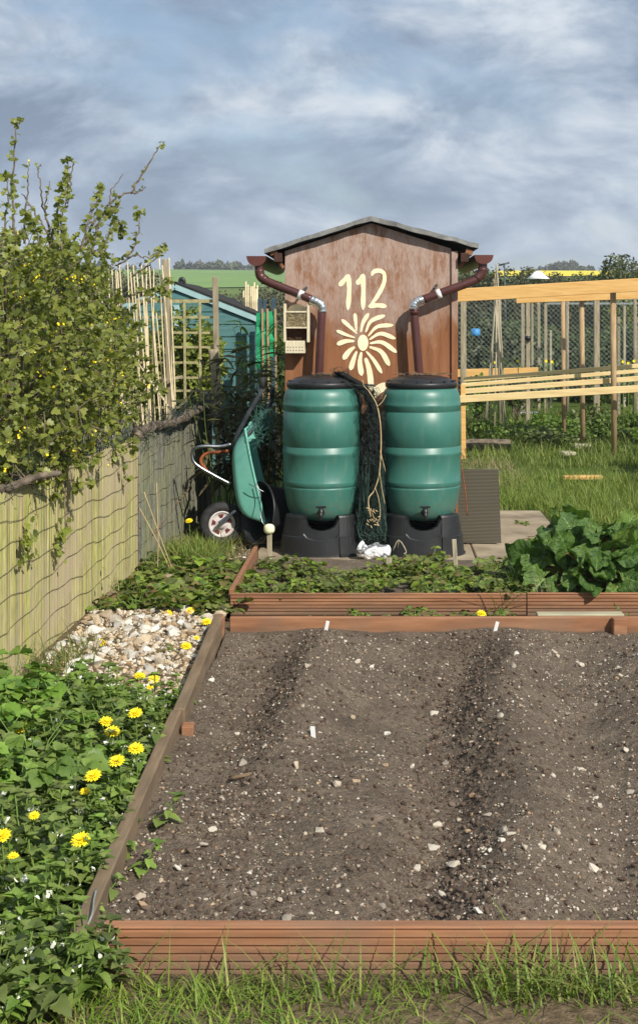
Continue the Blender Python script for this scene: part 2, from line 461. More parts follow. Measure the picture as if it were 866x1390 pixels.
# butt plastic
n = NT('butt_plastic'); f = n.noise(n.coord('Object', (1, 1, .6)), 5, 5)
c = n.ramp(f, [(.3, rgb((54, 108, 97))), (.7, rgb((66, 120, 108)))])
g = n.noise(n.coord('Object', (1, 1, .25)), 26, 4)
c = n.mix(n.ramp(g, [(.52, 0.0), (.8, .28)]), c, rgb((126, 140, 124)))
zc = n.n('SeparateXYZ'); n.l(n.coord('Object'), zc.inputs[0])
spl = n.math('MULTIPLY', n.ramp(zc.outputs[2], [(.24, 1.0), (.5, 0.0)]), n.ramp(n.noise(n.coord('Object'), 30, 4, .7), [(.45, 0.0), (.62, .6)]))
c = n.mix(spl, c, rgb((116, 106, 88)))
n.color(c); n.set(Roughness=.4); n.b.inputs['Specular IOR Level'].default_value = .5; n.bump(n.noise(n.coord('Object'), 3, 2), .08, .02); MATS['butt'] = n.m
# plywood of the shed gable: stain worn to grey-white streaks above, sound brown below
n = NT('worn_plywood'); v = n.coord('Object')
z = n.n('SeparateXYZ'); n.l(v, z.inputs[0])
grain = n.noise(n.coord('Object', (34, 34, 1.5)), 2.4, 9, .74)
fine = n.noise(n.coord('Object', (70, 70, 9)), 3, 6, .7)
blot = n.noise(n.coord('Object', (1.5, 1.5, .8)), 3.0, 6, .62)
mott = n.noise(n.coord('Object', (3.2, 3.2, 1.3)), 3.4, 9, .72)
base = n.ramp(n.noise(n.coord('Object', (14, 14, 2)), 1.6, 8, .66), [(.3, rgb((118, 74, 45))), (.55, rgb((140, 92, 58))), (.8, rgb((156, 108, 74)))])
hgt = n.math('ADD', n.math('MULTIPLY_ADD', z.outputs[2], 1.5, -2.80), n.math('MULTIPLY', blot, 1.1))
hi = n.ramp(hgt, [(.22, 0.0), (.38, .6), (1.0, .95)])
mixn = n.math('ADD', n.math('MULTIPLY', grain, .30), n.math('ADD', n.math('MULTIPLY', fine, .16), n.math('MULTIPLY', mott, .68)))
wear = n.math('MULTIPLY', n.ramp(mixn, [(.48, 0.0), (.56, .55), (.70, 1.0)]), hi)
spots = n.ramp(n.noise(n.coord('Object', (9, 9, 4)), 9, 4, .7), [(.62, 0.0), (.72, .45)])
wear = n.math('MAXIMUM', wear, n.math('MULTIPLY', spots, n.math('ADD', hi, .30)))
base = n.mix(n.math('MULTIPLY', hi, .45), base, rgb((142, 112, 92)))
c = n.mix(wear, base, n.ramp(fine, [(.3, rgb((156, 132, 118))), (.75, rgb((200, 186, 178)))]))
scr = n.ramp(n.noise(n.coord('Object', (60, 60, 1.1)), 2.0, 3, .5), [(.66, 0.0), (.74, .5)])
c = n.mix(n.math('MULTIPLY', scr, .6), c, rgb((84, 54, 38)))
n.color(c); n.set(Roughness=.85); n.bump(mixn, .35, .004); MATS['plywood'] = n.m
# twin-wall sheet
n = NT('ribbed_sheet'); v = n.coord('Object'); z = n.n('SeparateXYZ'); n.l(v, z.inputs[0])
st = n.math('SINE', n.math('MULTIPLY', z.outputs[2], 2*math.pi/.0105))
c = n.ramp(n.math('MULTIPLY_ADD', st, .5, .5), [(.0, rgb((58, 52, 42))), (.7, rgb((84, 78, 64))), (1.0, rgb((116, 110, 94)))])
dirt = n.noise(v, 4, 5)
c = n.mix(n.ramp(dirt, [(.4, 0.0), (.75, .6)]), c, rgb((84, 76, 62)))
n.color(c); n.set(Roughness=.3, Alpha=.86); n.bump(st, .5, .002); MATS['sheet'] = n.m
# split bamboo slats, and the finer reed screen
islandm('slat', [rgb((158, 158, 88)), rgb((174, 170, 108)), rgb((164, 148, 110)), rgb((150, 154, 80)), rgb((186, 178, 132)), rgb((130, 116, 92)), rgb((164, 166, 90)), rgb((190, 184, 126)), rgb((134, 128, 102)), rgb((150, 132, 104))],
        .85, 6, (14, 14, 1.6), .5, .002, spec=.15, blot=rgb((166, 152, 126)), blotscale=1.9, blotamt=.75)
islandm('reed', [rgb((110, 109, 101)), rgb((126, 125, 116)), rgb((124, 126, 98)), rgb((98, 97, 92)), rgb((130, 130, 108)), rgb((118, 117, 111))],
        .85, 7, (16, 16, 2), .5, .002, blot=rgb((140, 142, 98)), blotscale=3, blotamt=.4)
islandm('cane', [rgb((206, 188, 146)), rgb((190, 170, 128)), rgb((216, 202, 166)), rgb((178, 160, 124))], .7, 30, (1, 1, .3), .3)
islandm('trellis_wood', [rgb((150, 142, 104)), rgb((168, 160, 120)), rgb((158, 156, 104))], .85, 12, (2, 2, 2), .4)
islandm('flint', [rgb((190, 184, 168)), rgb((222, 216, 202)), rgb((160, 140, 112)), rgb((206, 182, 142)), rgb((230, 226, 216)), rgb((140, 130, 116)), rgb((184, 152, 110)), rgb((214, 206, 190))],
        .7, 14, (1, 1, 1), .4, .004, .4, blot=rgb((148, 120, 88)), blotscale=22, blotamt=.5)
def stonem(name, cols):
    n = NT(name); c = n.ramp(n.objrand(), [(i/(len(cols)-1), q) for i, q in enumerate(cols)])
    g = n.noise(n.coord('Object'), 16, 4, .6)
    c = n.mix(.55, c, n.mix(1.0, c, n.ramp(g, [(.3, .5), (.7, 1.2)]), 'MULTIPLY'))
    n.color(c); n.set(Roughness=.65); n.bump(g, .4, .006); MATS[name] = n.m
stonem('flint_one', [rgb((178, 168, 148)), rgb((218, 214, 204)), rgb((146, 130, 110)), rgb((196, 178, 148)), rgb((228, 226, 218)), rgb((188, 182, 168)), rgb((176, 150, 116)), rgb((210, 204, 192)), rgb((150, 146, 138))])
stonem('chip_one', [rgb((200, 190, 172)), rgb((176, 160, 138)), rgb((222, 216, 204)), rgb((168, 138, 102)), rgb((184, 174, 158)), rgb((140, 130, 116)), rgb((210, 200, 182)), rgb((160, 150, 136))])
islandm('chips', [rgb((186, 176, 158)), rgb((146, 132, 114)), rgb((212, 204, 190)), rgb((122, 108, 94)), rgb((168, 142, 110)), rgb((160, 148, 130)), rgb((134, 120, 104))], .7, 30, (1, 1, 1), .2)
# soil
n = NT('soil'); v = n.coord('Object'); a = n.noise(v, 3.5, 6, .65); b = n.noise(v, 46, 5, .7); d = n.noise(v, 150, 3, .6)
c = n.ramp(a, [(.3, rgb((104, 92, 79))), (.7, rgb((135, 121, 105)))])
c = n.mix(.75, c, n.mix(1.0, c, n.ramp(b, [(.28, .35), (.5, .9), (.75, 1.5)]), 'MULTIPLY'))
c = n.mix(n.ramp(d, [(.62, 0.0), (.70, .7)]), c, rgb((168, 152, 132)))
n.color(c); n.set(Roughness=.95); n.b.inputs['Specular IOR Level'].default_value = .15
n.bump(n.math('ADD', n.math('MULTIPLY', b, 1.0), n.math('MULTIPLY', d, .4)), .9, .03); MATS['soil'] = n.m
islandm('clod', [rgb((84, 70, 60)), rgb((104, 90, 78)), rgb((70, 58, 50)), rgb((116, 102, 90)), rgb((92, 78, 66))], .95, 60, (1, 1, 1), .8, .006, .1)
# ground: earth near, turf further off
n = NT('ground'); v = n.world(); z = n.n('SeparateXYZ'); n.l(v, z.inputs[0])
a = n.noise(v, 1.3, 6, .6); b = n.noise(v, 30, 5, .65)
earth = n.ramp(b, [(.3, rgb((74, 62, 48))), (.6, rgb((120, 104, 82))), (.8, rgb((156, 140, 114)))])
turf = n.ramp(b, [(.3, rgb((52, 66, 26))), (.7, rgb((92, 110, 46)))])
far = n.ramp(n.noise(v, .02, 5, .6), [(.35, rgb((78, 98, 46))), (.65, rgb((104, 122, 60)))])
fy = n.math('ADD', n.math('MULTIPLY_ADD', z.outputs[1], .16, -1.75), n.math('MULTIPLY', a, 1.2))
c = n.mix(n.ramp(fy, [(.45, 0.0), (.75, 1.0)]), earth, turf)
c = n.mix(n.ramp(n.math('MULTIPLY', z.outputs[1], .01), [(.4, 0.0), (.8, 1.0)]), c, far)
n.color(c); n.set(Roughness=.95); n.b.inputs['Specular IOR Level'].default_value = .1; n.bump(b, .7, .03); MATS['ground'] = n.m
simple('pasture', rgb((96, 128, 56)), rgb((118, 148, 72)), .05, .95, 0)
simple('rape', rgb((222, 200, 20)), rgb((240, 220, 40)), .08, .95, 0)
# foliage
G = lambda *a: [rgb(x) for x in a]
leafm('currant_leaf', G((106, 128, 38), (134, 154, 48), (154, 172, 62), (84, 106, 34), (174, 186, 78)), .42, .42)
leafm('nettle_leaf', G((94, 120, 50), (118, 144, 64), (136, 158, 76), (80, 106, 46)), .5, .34)
leafm('palm_leaf', G((88, 122, 48), (112, 146, 58), (132, 162, 72), (76, 110, 46)), .45, .34)
leafm('strawberry_leaf', G((84, 108, 40), (108, 132, 48), (130, 150, 60), (72, 98, 36), (124, 104, 64), (90, 116, 42)), .5, .28)
leafm('hedge_leaf', G((108, 128, 38), (134, 152, 48), (94, 114, 34), (152, 166, 62)), .45, .3)
leafm('dark_leaf', G((60, 76, 42), (76, 94, 50), (88, 106, 58), (50, 64, 38)), .5, .2)
leafm('olive_leaf', G((70, 78, 40), (86, 94, 50), (60, 70, 38), (102, 104, 58)), .6, .2)
leafm('bamboo_leaf', G((62, 72, 34), (84, 92, 46), (104, 104, 58), (48, 58, 28), (130, 120, 76)), .5, .25)
leafm('bramble_leaf', G((76, 102, 36), (98, 126, 46), (118, 144, 58), (66, 88, 34)), .45, .3)
leafm('grass_blade', G((84, 112, 36), (108, 136, 46), (128, 148, 58), (150, 156, 82), (92, 120, 42)), .55, .34)
leafm('dry_grass', G((160, 142, 100), (184, 168, 124), (140, 124, 88)), .8, .2)
leafm('hill_tree', G((84, 90, 62), (100, 102, 76), (92, 98, 68), (110, 104, 82)), .8, 0)
n = NT('rhubarb_leaf'); v = n.coord('Object'); f = n.noise(v, 9, 4)
c = n.ramp(f, [(.3, rgb((78, 112, 48))), (.7, rgb((108, 144, 64)))])
c = n.hsv(c, n.math('MULTIPLY_ADD', n.objrand(), -.03, .505), 1.0, n.math('MULTIPLY_ADD', n.objrand(), .5, .75))
uv = n.n('UVMap'); su = n.n('SeparateXYZ'); n.l(uv.outputs[0], su.inputs[0]); au = n.math('ABSOLUTE', su.outputs[0])
wv = n.math('SINE', n.math('MULTIPLY_ADD', n.math('MULTIPLY_ADD', au, -.42, su.outputs[1]), 46, n.math('MULTIPLY', n.noise(v, 14, 2), 3.0)))
vn = n.ramp(wv, [(.80, 0.0), (.97, 1.0)])
c = n.mix(n.math('MULTIPLY', vn, .45), c, rgb((112, 142, 80)))
c = n.mix(n.ramp(n.noise(v, 60, 3), [(.35, .35), (.6, 0.0)]), c, rgb((34, 60, 28)))
n.color(c); n.set(Roughness=.42); n.b.inputs['Specular IOR Level'].default_value = .4; n.bump(n.math('ADD', n.noise(v, 24, 4, .65), n.math('MULTIPLY', vn, -.5)), .9, .02)
t = n.n('BsdfTranslucent'); n.l(n.mix(1.0, c, (1.2, 1.3, .5), 'MULTIPLY'), t.inputs[0]); mx_ = n.n('MixShader'); mx_.inputs[0].default_value = .28
n.l(n.b.outputs[0], mx_.inputs[1]); n.l(t.outputs[0], mx_.inputs[2]); n.l(mx_.outputs[0], n.out.inputs[0]); MATS['rhubarb_leaf'] = n.m
simple('rhubarb_rib', rgb((104, 134, 66)), rgb((128, 152, 82)), 12, .5, .1)
m_ = MATS

# ================================================================== the lie of the land
def land(x, y):
    y = np.asarray(y, float); x = np.asarray(x, float)
    z = np.interp(y, [-1e4, 45, 80, 120, 300, 420, 520, 900, 1e4], [0, 0, .8, 2.4, 11.0, 16.2, 17.0, 8, 0])
    z = z + np.where(y > 60, fbm(x*.006, y*.006, 5)*np.clip((y-60)/300, 0, 1)*3.0, 0)
    z = z + np.where(y > 9.7, np.clip((y-9.7)/3, 0, 1)*0.03*fbm(x*1.5, y*1.5, 9), 0)
    return z
xs = np.concatenate([np.linspace(-700, -40, 34), np.linspace(-36, -6.5, 40), np.linspace(-6, 8, 90), np.linspace(8.5, 40, 42), np.linspace(44, 700, 34)])
ys = np.concatenate([np.linspace(-30, 1, 14), np.linspace(1.3, 30, 140), np.linspace(31, 120, 60), np.linspace(124, 600, 90), np.linspace(620, 3000, 24)])
XX, YY = np.meshgrid(xs, ys)
def grid_obj(name, XX, YY, ZZ, mat, kind='structure', org=(0, 0, 0)):
    ny, nx = XX.shape
    V = np.stack([XX, YY, ZZ], -1).reshape(-1, 3)
    i = np.arange(ny-1)[:, None]*nx + np.arange(nx-1)[None]
    Fc = np.stack([i, i+1, i+nx+1, i+nx], -1).reshape(-1, 4).tolist()
    o = mesh_obj(name, V, Fc, mat, None, True, None, org); o['kind'] = kind
    return o
ZZ = land(XX, YY)
inb = (XX > -.83) & (XX < 2.6) & (YY > 3.66) & (YY < 7.2); ZZ = np.where(inb, -.12, ZZ)
inb = (XX > -.83) & (XX < 2.6) & (YY > 7.9) & (YY < 9.3); ZZ = np.where(inb, -.05, ZZ)
grid_obj('ground', XX, YY, ZZ, m_['ground'])
def drape(name, x0, x1, y0, y1, mat, nx=40, ny=20, lift=.15, wob=0):
    a, b = np.meshgrid(np.linspace(0, 1, nx), np.linspace(0, 1, ny))
    Y = y0 + (y1-y0)*b + wob*fbm(a*4, b*0+.3, 3)*(1-b)
    X = (x0 + (x1-x0)*a)*Y/((y0+y1)/2)
    grid_obj(name, X, Y, land(X, Y)+lift, mat)
drape('pasture_field', -110, -4, 190, 445, m_['pasture'], wob=30)
drape('rapeseed_field', 33, 66, 285, 452, m_['rape'], lift=.25, wob=20)

# soil of the big bed
def soil_h(X, Y):
    t = (Y-3.5)/3.3
    c2 = .40+.30*t + .03*np.sin(Y*3)
    z = .050 + .105*np.exp(-((X-c2)/.16)**2)*(.85+.15*t)
    z -= .055*np.exp(-((X-(c2-.29))/.12)**2)
    far = np.clip((Y-4.4)/1.6, 0, 1); far = far*far*(3-2*far)
    c1 = -.27 - .04*(7-Y)
    z += .13*far*np.exp(-((X-c1)/.13)**2) + .035*(1-far)*np.exp(-((X-(-.12))/.35)**2)
    z -= .055*far*np.exp(-((X-.12)/.2)**2)
    z -= .05*far*np.exp(-((X-(c1-.27))/.13)**2)
    c3 = c2 + .62
    z += .07*np.exp(-((X-c3-.12*t)/.2)**2); z -= .03*np.exp(-((X-c2-.33)/.12)**2)
    z = z - .045*np.clip((Y-6.2)/.9, 0, 1) + .012*np.exp(-((Y-7.1)/.1)**2)
    z += fbm(X*3, Y*3, 1, 3)*.035 + fbm(X*16, Y*16, 2, 3)*.028 + fbm(X*45, Y*45, 3, 2)*.020
    z = z + fbm(X*9, Y*9, 14, 3)*.02
    zb = .045+.022*np.exp(-((X+.30)/.16)**2)+.026*np.exp(-((X-.68)/.22)**2)+fbm(X*9, Y*2, 15, 3)*.02
    k = np.clip((Y-6.75)/.45, 0, 1); z = z*(1-k)+zb*k
    e = np.minimum(np.minimum(X+.80, 7.26-Y), Y-3.64)
    return np.minimum(z, .095 + np.clip(e, 0, .4)*.45)
xs = np.arange(-.815, 2.62, .0115); ys = np.arange(3.635, 7.262, .0115)
XX, YY = np.meshgrid(xs, ys); grid_obj('soil', XX, YY, soil_h(XX, YY), m_['soil'])
xs = np.arange(-.84, 2.6, .05); ys = np.arange(7.88, 9.36, .05)
XX, YY = np.meshgrid(xs, ys); grid_obj('strawberry_soil', XX, YY, .06+fbm(XX*6, YY*6, 4)*.04, m_['soil'])
# concrete slabs under the butts, and the slab path beyond
sl = MB()
for (x0, x1, y0, y1) in ((-.88, -.1, 9.38, 10.18), (-.09, .72, 9.36, 10.19), (.73, 1.52, 9.37, 10.2), (.70, 1.5, 10.21, 11.05), (.72, 1.48, 11.07, 11.95), (1.53, 2.2, 9.4, 10.3)):
    sl.box(((x0+x1)/2, (y0+y1)/2, 0), (x1-x0, y1-y0, .05), rotz(random.uniform(-.008, .008)), .008)
tag(sl.build('concrete_path', m_['slab'], org=(0, 0, 0)), kind='structure')
# flint path along the fence: a low heap
xs = np.arange(-1.80, -.86, .03); ys = np.arange(5.6, 8.2, .03); XX, YY = np.meshgrid(xs, ys)
def path_h(X, Y):
    e = np.clip(np.minimum(np.minimum((Y-5.6)/.6, (8.2-Y)/.5), 1), 0, 1)
    return e*(.035 + .02*np.exp(-((X+1.35)/.25)**2)) + e*fbm(X*7, Y*7, 8)*.03 + .002
grid_obj('path', XX, YY, path_h(XX, YY), m_['ground'])

# ================================================================== bed boards
def ribbed(mb, x0, x1, y, z0, z1, th, ribs=6):
    """decking board lying along x: grooves run its length on the face towards -y"""
    pr = []; k = ribs*4; hh = z1-z0
    for i in range(ribs):
        a = z0+.006+(hh-.012)*i/ribs; b = (hh-.012)/ribs
        pr += [(y, a), (y, a+b*.62), (y+.006, a+b*.7), (y+.006, a+b*.95)]
    pr = [(y+.003, z0)] + pr + [(y, z1-.004), (y+.004, z1), (y+th, z1), (y+th, z0)]
    n = len(pr); v = [(x0, p[0], p[1]) for p in pr] + [(x1, p[0], p[1]) for p in pr]
    f = [(i, (i+1) % n, n+(i+1) % n, n+i) for i in range(n)] + [list(range(n))[::-1], [n+i for i in range(n)]]
    mb.add(v, f)
t = thing('vegetable_bed', (-.82, 5.4, 0), 'low brown board frame around the bare stony soil bed', 'bed edging')
b = MB(); ribbed(b, -.735, 2.6, 3.585, -.02, .12, .04); b.build('front_board', m_['board'], t)
b = MB(); b.box((.93, 7.285, .045), (3.46, .04, .155), rotz(-.002), .004); b.build('back_board', m_['board'], t)
b = MB(); b.bar((-.80, 3.56, .045), (-.835, 5.55, .05), .045, .15, bev=.005); b.build('side_board', m_['oldboard'], t)
b = MB(); b.bar((-.825, 5.56, .052), (-.862, 7.30, .06), .05, .15, bev=.005); b.build('side_board', m_['oldboard'], t)
b = MB(); b.box((2.63, 5.44, .045), (.045, 3.7, .15), None, .005); b.build('side_board', m_['oldboard'], t)
b = MB(); b.box((-.778, 5.5, .045), (.05, .07, .07), rotz(.06), .004); b.build('corner_peg', m_['board'], t)
b = MB(); b.box((1.325, 7.235, .05), (.075, .055, .155), rotz(.1), .004); b.build('corner_peg', m_['board'], t)
b = MB(); b.box((-.835, 7.24, .05), (.02, .06, .17), None, .003); b.build('corner_peg', m_['board'], t)
b = MB(); b.tube(catmull([(-.79, 3.60, .10), (-.775, 3.63, .135), (-.79, 3.72, .132), (-.80, 3.8, .128)], 5), .003, 6); b.build('wire_loop', m_['mesh_wire'], t)
t = thing('strawberry_bed', (-.86, 8.6, 0), 'ribbed brown decking frame edging the strawberry plants in front of the water butts', 'bed edging')
b = MB(); ribbed(b, -.86, .89, 7.86, .0, .128, .028); b.build('front_board', m_['board'], t)
b = MB(); ribbed(b, .897, 2.6, 7.855, -.004, .132, .028); b.build('front_board', m_['board'], t)
b = MB(); b.bar((-.86, 7.89, .075), (-.85, 9.45, .07), .028, .15, bev=.004); b.build('side_board', m_['board'], t)
b = MB(); b.box((2.61, 8.6, .06), (.028, 1.5, .14), None, .004); b.build('side_board', m_['board'], t)
b = MB(); b.box((1.18, 7.68, .04), (.50, .07, .032), rotz(.01), .004)
tag(b.build('loose_plank', m_['pale_plank']), 'pale weathered plank lying between the two bed edges below the rhubarb', 'plank')
for (c, d, r, lab) in (((-.78, 7.45, .035), (.05, .11, .05), .5, 'pale broken brick piece in the corner between the two beds'), ((-.66, 7.42, .03), (.08, .06, .05), .2, 'orange brick piece beside the pale one between the two beds')):
    b = MB(); b.box(c, d, rotz(r), .01); tag(b.build('brick_piece', m_['brick'] if r < .4 else m_['pale_plank']), lab, 'brick')
# ================================================================== the shed
YF = 10.25
def fz(py, Y=YF): return H-(py-VY)*Y/F
def fx(px, Y=YF): return (px-VX)*Y/F
t = thing('garden_shed', (-.03, 11.2, 0), 'narrow brown timber shed with 112 and a flower painted in cream on its gable', 'shed')
XL, XR, ZE, XA, ZA = fx(387), fx(612), fz(341), fx(504), fz(303)
YB = 12.2
b = MB(); b.prism([(XL, .0), (XR, .0), (XR, ZE+.02), (XA, ZA), (XL, ZE)], (0, .02, 0), (0, YF, 0), (1, 0, 0), (0, 0, 1))
wall = b.build('gable_panel', m_['plywood'], t)
b = MB(); b.box((XR+.026, YF+.005, ZE/2+.01), (.05, .05, ZE-.02), None, .003); b.build('corner_trim', m_['plywood'], t)
b = MB(); b.box((XL+.012, (YF+YB)/2+.02, ZE/2-.03), (.022, YB-YF-.03, ZE-.06)); b.box((XR+.035, (YF+YB)/2+.04, ZE/2-.03), (.022, YB-YF-.05, ZE-.06))
b.prism([(XL, 0), (XR, 0), (XR, ZE), (XA, ZA-.03), (XL, ZE)], (0, .02, 0), (0, YB, 0), (1, 0, 0), (0, 0, 1)); b.build('wall', m_['shed_dark'], t)
# roof: two slopes, felt with a ragged edge over a dark board
rl, rr, ra = (fx(362), fz(345)), (fx(646), fz(338)), (XA, fz(301))
for (p, q) in ((rl, ra), (ra, rr)):
    b = MB(); b.prism([p, q, (q[0], q[1]+.018), (p[0], p[1]+.018)], (0, 2.2, 0), (0, YF-.07, 0), (1, 0, 0), (0, 0, 1)); b.build('roof_board', m_['felt_edge'], t)
b = MB(); nseg = 26; V = []; 
top = []
for i in range(nseg+1):
    u = i/nseg
    X = (rl[0]-.012) + (rr[0]-rl[0]+.024)*u
    Z = np.interp(X, [rl[0]-.02, ra[0], rr[0]+.02], [rl[1]+.015, ra[1]+.02, rr[1]+.015])
    top.append((X, Z + .003*math.sin(i*1.7) + random.uniform(-.002, .002)))
prof = [(x, z+.020) for x, z in top] + [(x, z-.012*(1 if 1 else 0)+random.uniform(-.006, .003)) for x, z in top[::-1]]
nn = len(top); v = []; f = []
for yy, up, dn in ((YF-.086, .019, -.010), (YB+.12, .019, -.01)):
    v += [(x, yy + random.uniform(-.003, .003), z+up) for x, z in top]; v += [(x, yy, z-.014+random.uniform(-.007, .002)) for x, z in top]
for i in range(nn-1):
    f.append((i, i+1, 2*nn+i+1, 2*nn+i)); f.append((nn+i, nn+i+1, i+1, i)); f.append((3*nn+i, 2*nn+i, 2*nn+i+1, 3*nn+i+1))
f.append((0, 2*nn, 3*nn, nn)); f.append((nn-1, 2*nn-1, 4*nn-1, 3*nn-1))
b.add(v, f); b.build('roof_felt', m_['felt'], t)
# rafter blocks and purlin ends in the shade under the eaves
for sg, xe, ze in ((-1, XL, ZE), (1, XR+.05, ZE)):
    b = MB(); b.box((xe+sg*.05, 11.2, ze-.052), (.06, 2.05, .07), None, .003); b.build('purlin', m_['shed_dark'], t)
    b = MB(); b.bar((xe+sg*.012, YF+.0, ze-.13), (xe+sg*.11, YF-.02, ze+.0), .025, .045, up=(0, 1, 0), bev=.003); b.build('bracket', m_['shed_batten'], t)
    b = MB(); b.box((xe+sg*.085, YF-.035, ze-.01), (.055, .05, .045), roty(sg*.3), .003); b.build('rafter_end', m_['shed_batten'], t)
# gutters, seen end-on, with their pipes
for sg, px0, px1, py0, py1 in ((-1, 335, 361, 347.5, 361), (1, 644, 669, 346, 358.5)):
    YG = 10.12; x0, x1, z0, z1 = fx(px0, YG), fx(px1, YG), fz(py1, YG), fz(py0, YG)
    pr = []
    for i in range(15):
        a = math.pi*i/14; pr.append(((x0+x1)/2 - (x1-x0)/2*math.cos(a)*(1.0 if i not in (0, 14) else 1.05), z1-(z1-z0)*math.sin(a)**.8))
    b = MB(); b.prism(pr, (0, .012, 0), (0, YG, 0), (1, 0, 0), (0, 0, 1))
    inner = [((p[0]-(x0+x1)/2)*.93+(x0+x1)/2, z1+(p[1]-z1)*.9) for p in pr]
    n_ = len(pr); v = [(p[0], YG+.012, p[1]) for p in pr]+[(p[0], YB+.1, p[1]) for p in pr]+[(p[0], YG+.012, p[1]) for p in inner]+[(p[0], YB+.1, p[1]) for p in inner]
    f = [(i, i+1, n_+i+1, n_+i) for i in range(n_-1)] + [(2*n_+i+1, 2*n_+i, 3*n_+i, 3*n_+i+1) for i in range(n_-1)] + [(0, n_, 3*n_, 2*n_), (n_-1, 2*n_-1, 4*n_-1, 3*n_-1)]
    b.add(v, f, True); g = b.build('gutter', m_['gutter_plastic'], t)
    if sg < 0:
        pth = [(351, 356, 10.17), (352, 366, 10.17), (354, 375, 10.17), (361, 381, 10.16), (375, 387, 10.15), (400, 397, 10.14), (424, 407, 10.13)]
        pth2 = [(437, 421, 10.12), (436, 440, 10.11), (433.5, 500, 10.10), (433, 516, 10.10)]
        tape = [(422, 406.5, 10.13), (431, 410.5, 10.125), (436.5, 415, 10.12), (438, 424, 10.12)]; clip = ((405, 399), (411.5, 401.7)); cy = 10.14; lug = (413, 392)
    else:
        pth = [(655, 355, 10.17), (655, 364, 10.17), (653, 372, 10.17), (646, 379, 10.16), (630, 386, 10.15), (600, 397, 10.14), (573, 407, 10.13)]
        pth2 = [(562, 422, 10.12), (563, 440, 10.11), (568, 500, 10.10), (569, 516, 10.10)]
        tape = [(574, 406.5, 10.13), (567, 409, 10.125), (562, 413.5, 10.12), (561, 420, 10.12)]; clip = ((592.5, 400), (598, 397.8)); cy = 10.14; lug = (591, 388.5)
    b = MB(); b.tube(catmull([at(*p) for p in pth], 5), .033, 20)
    b.tube(catmull([at(*p) for p in pth2], 5), .033, 20)
    e0 = Vector(at(*pth[2])); b.tube(catmull([at(*p) for p in pth[1:4]], 5), .0365, 20)
    if sg > 0: b.tube([at(562, 419, 10.12), at(562.4, 428, 10.118)], .0385, 20); b.tube([at(562, 419.5, 10.12), at(562, 421.5, 10.12)], .041, 20)
    b.tube([at(*pth[4]), at(pth[4][0]*.97+pth[5][0]*.03, pth[4][1]*.97+pth[5][1]*.03, 10.15)], .036, 20)
    dp = b.build('downpipe', m_['brown_plastic'], t)
    b = MB(); pts = catmull([at(*p) for p in tape], 5); b.tube(pts, [.0355+.0018*math.sin(i*2.3)+random.uniform(0, .0015) for i in range(len(pts))], 20); b.build('tape_wrap', m_['silver_tape'], dp)
    b = MB(); b.tube([at(*clip[0], cy), at(*clip[1], cy)], .0365, 20); b.build('pipe_clip', m_['white_plastic'], dp)
    b = MB(); cc = Vector(at(*lug, 10.16)); b.tube([cc, cc + Vector((.012, .085, .01))], .010, 8); b.tube([cc, cc+Vector((-.012, -.02, -.02))], .008, 8); b.build('clip_screw', m_['steel_dark'], dp)

# painted number and flower: brush strokes a millimetre or two thick on the gable
def zpt(zx, zy): return (fx(320+zx*.42725), fz(270+zy*.42725))
def stroke(mb, pts, w, taper=None):
    P = catmull([(*zpt(*p), 0) for p in pts], 7); k = len(P)
    Lf = []; Rt = []
    for i, p in enumerate(P):
        tg = (P[min(i+1, k-1)]-P[max(i-1, 0)]).normalized(); nr = Vector((-tg.y, tg.x, 0))
        u = i/(k-1); ww = w*(taper(u) if taper else 1)*.42725*YF/F/2 + .0006*math.sin(i*2.1+w)
        Lf.append(p+nr*ww); Rt.append(p-nr*ww)
    v = [(p.x, YF-.0025-i*0, p.y) for i, p in enumerate(Lf+Rt)]
    v += [(p.x, YF+.001, p.y) for p in Lf+Rt]
    f = [(i, i+1, k+i+1, k+i) for i in range(k-1)] + [(2*k+i, i, i+1, 2*k+i+1)[::-1] for i in range(k-1)] + [(k+i, k+i+1, 3*k+i+1, 3*k+i)[::-1] for i in range(k-1)] + [(0, k, 3*k, 2*k), (k-1, 2*k-1, 4*k-1, 3*k-1)]
    mb.add(v, f)
rnd = lambda u: math.sqrt(max(.02, 1-(2*u-1)**4))*(.9+.1*math.sin(u*9))
for dig in ([[(328, 277), (345, 258), (362, 241)], [(358, 240), (360, 290), (356, 354)]],
            [[(384, 272), (396, 256), (408, 240)], [(404, 238), (405, 290), (404, 353)]],
            [[(431, 245), (438, 232), (455, 228), (471, 238), (470, 268), (450, 308), (426, 340)], [(420, 342), (450, 338), (479, 342)]]):
    b = MB(); 
    for i, st in enumerate(dig): 
        n0 = len(b.v); stroke(b, st, 15 if len(st) > 3 else 17, rnd)
        b.v[n0:] = [(p[0], p[1]-.0013*i, p[2]) for p in b.v[n0:]]
    b.build('painted_numeral', m_['cream_paint'], t)
b = MB(); pet = lambda u: (.35+.75*u)*math.sqrt(max(.03, 1-u**7))*(1 if u > .04 else .6)
cx, cy = 404, 457
PET = [([(385, 428), (362, 406), (336, 383)], 18), ([(383, 420), (381, 392), (378, 363)], 17), ([(397, 424), (404, 394), (422, 363)], 19), ([(412, 424), (430, 388), (474, 370)], 20),
       ([(420, 436), (450, 406), (500, 401)], 19), ([(424, 447), (460, 428), (507, 444)], 20), ([(425, 459), (465, 456), (511, 488)], 21), ([(424, 470), (462, 486), (488, 530)], 24),
       ([(414, 484), (438, 512), (464, 554)], 19), ([(399, 486), (394, 520), (400, 562)], 25), ([(384, 484), (374, 510), (364, 544)], 24), ([(378, 470), (360, 484), (341, 510)], 25),
       ([(377, 452), (350, 452), (321, 462)], 22), ([(378, 441), (352, 432), (319, 418)], 16)]
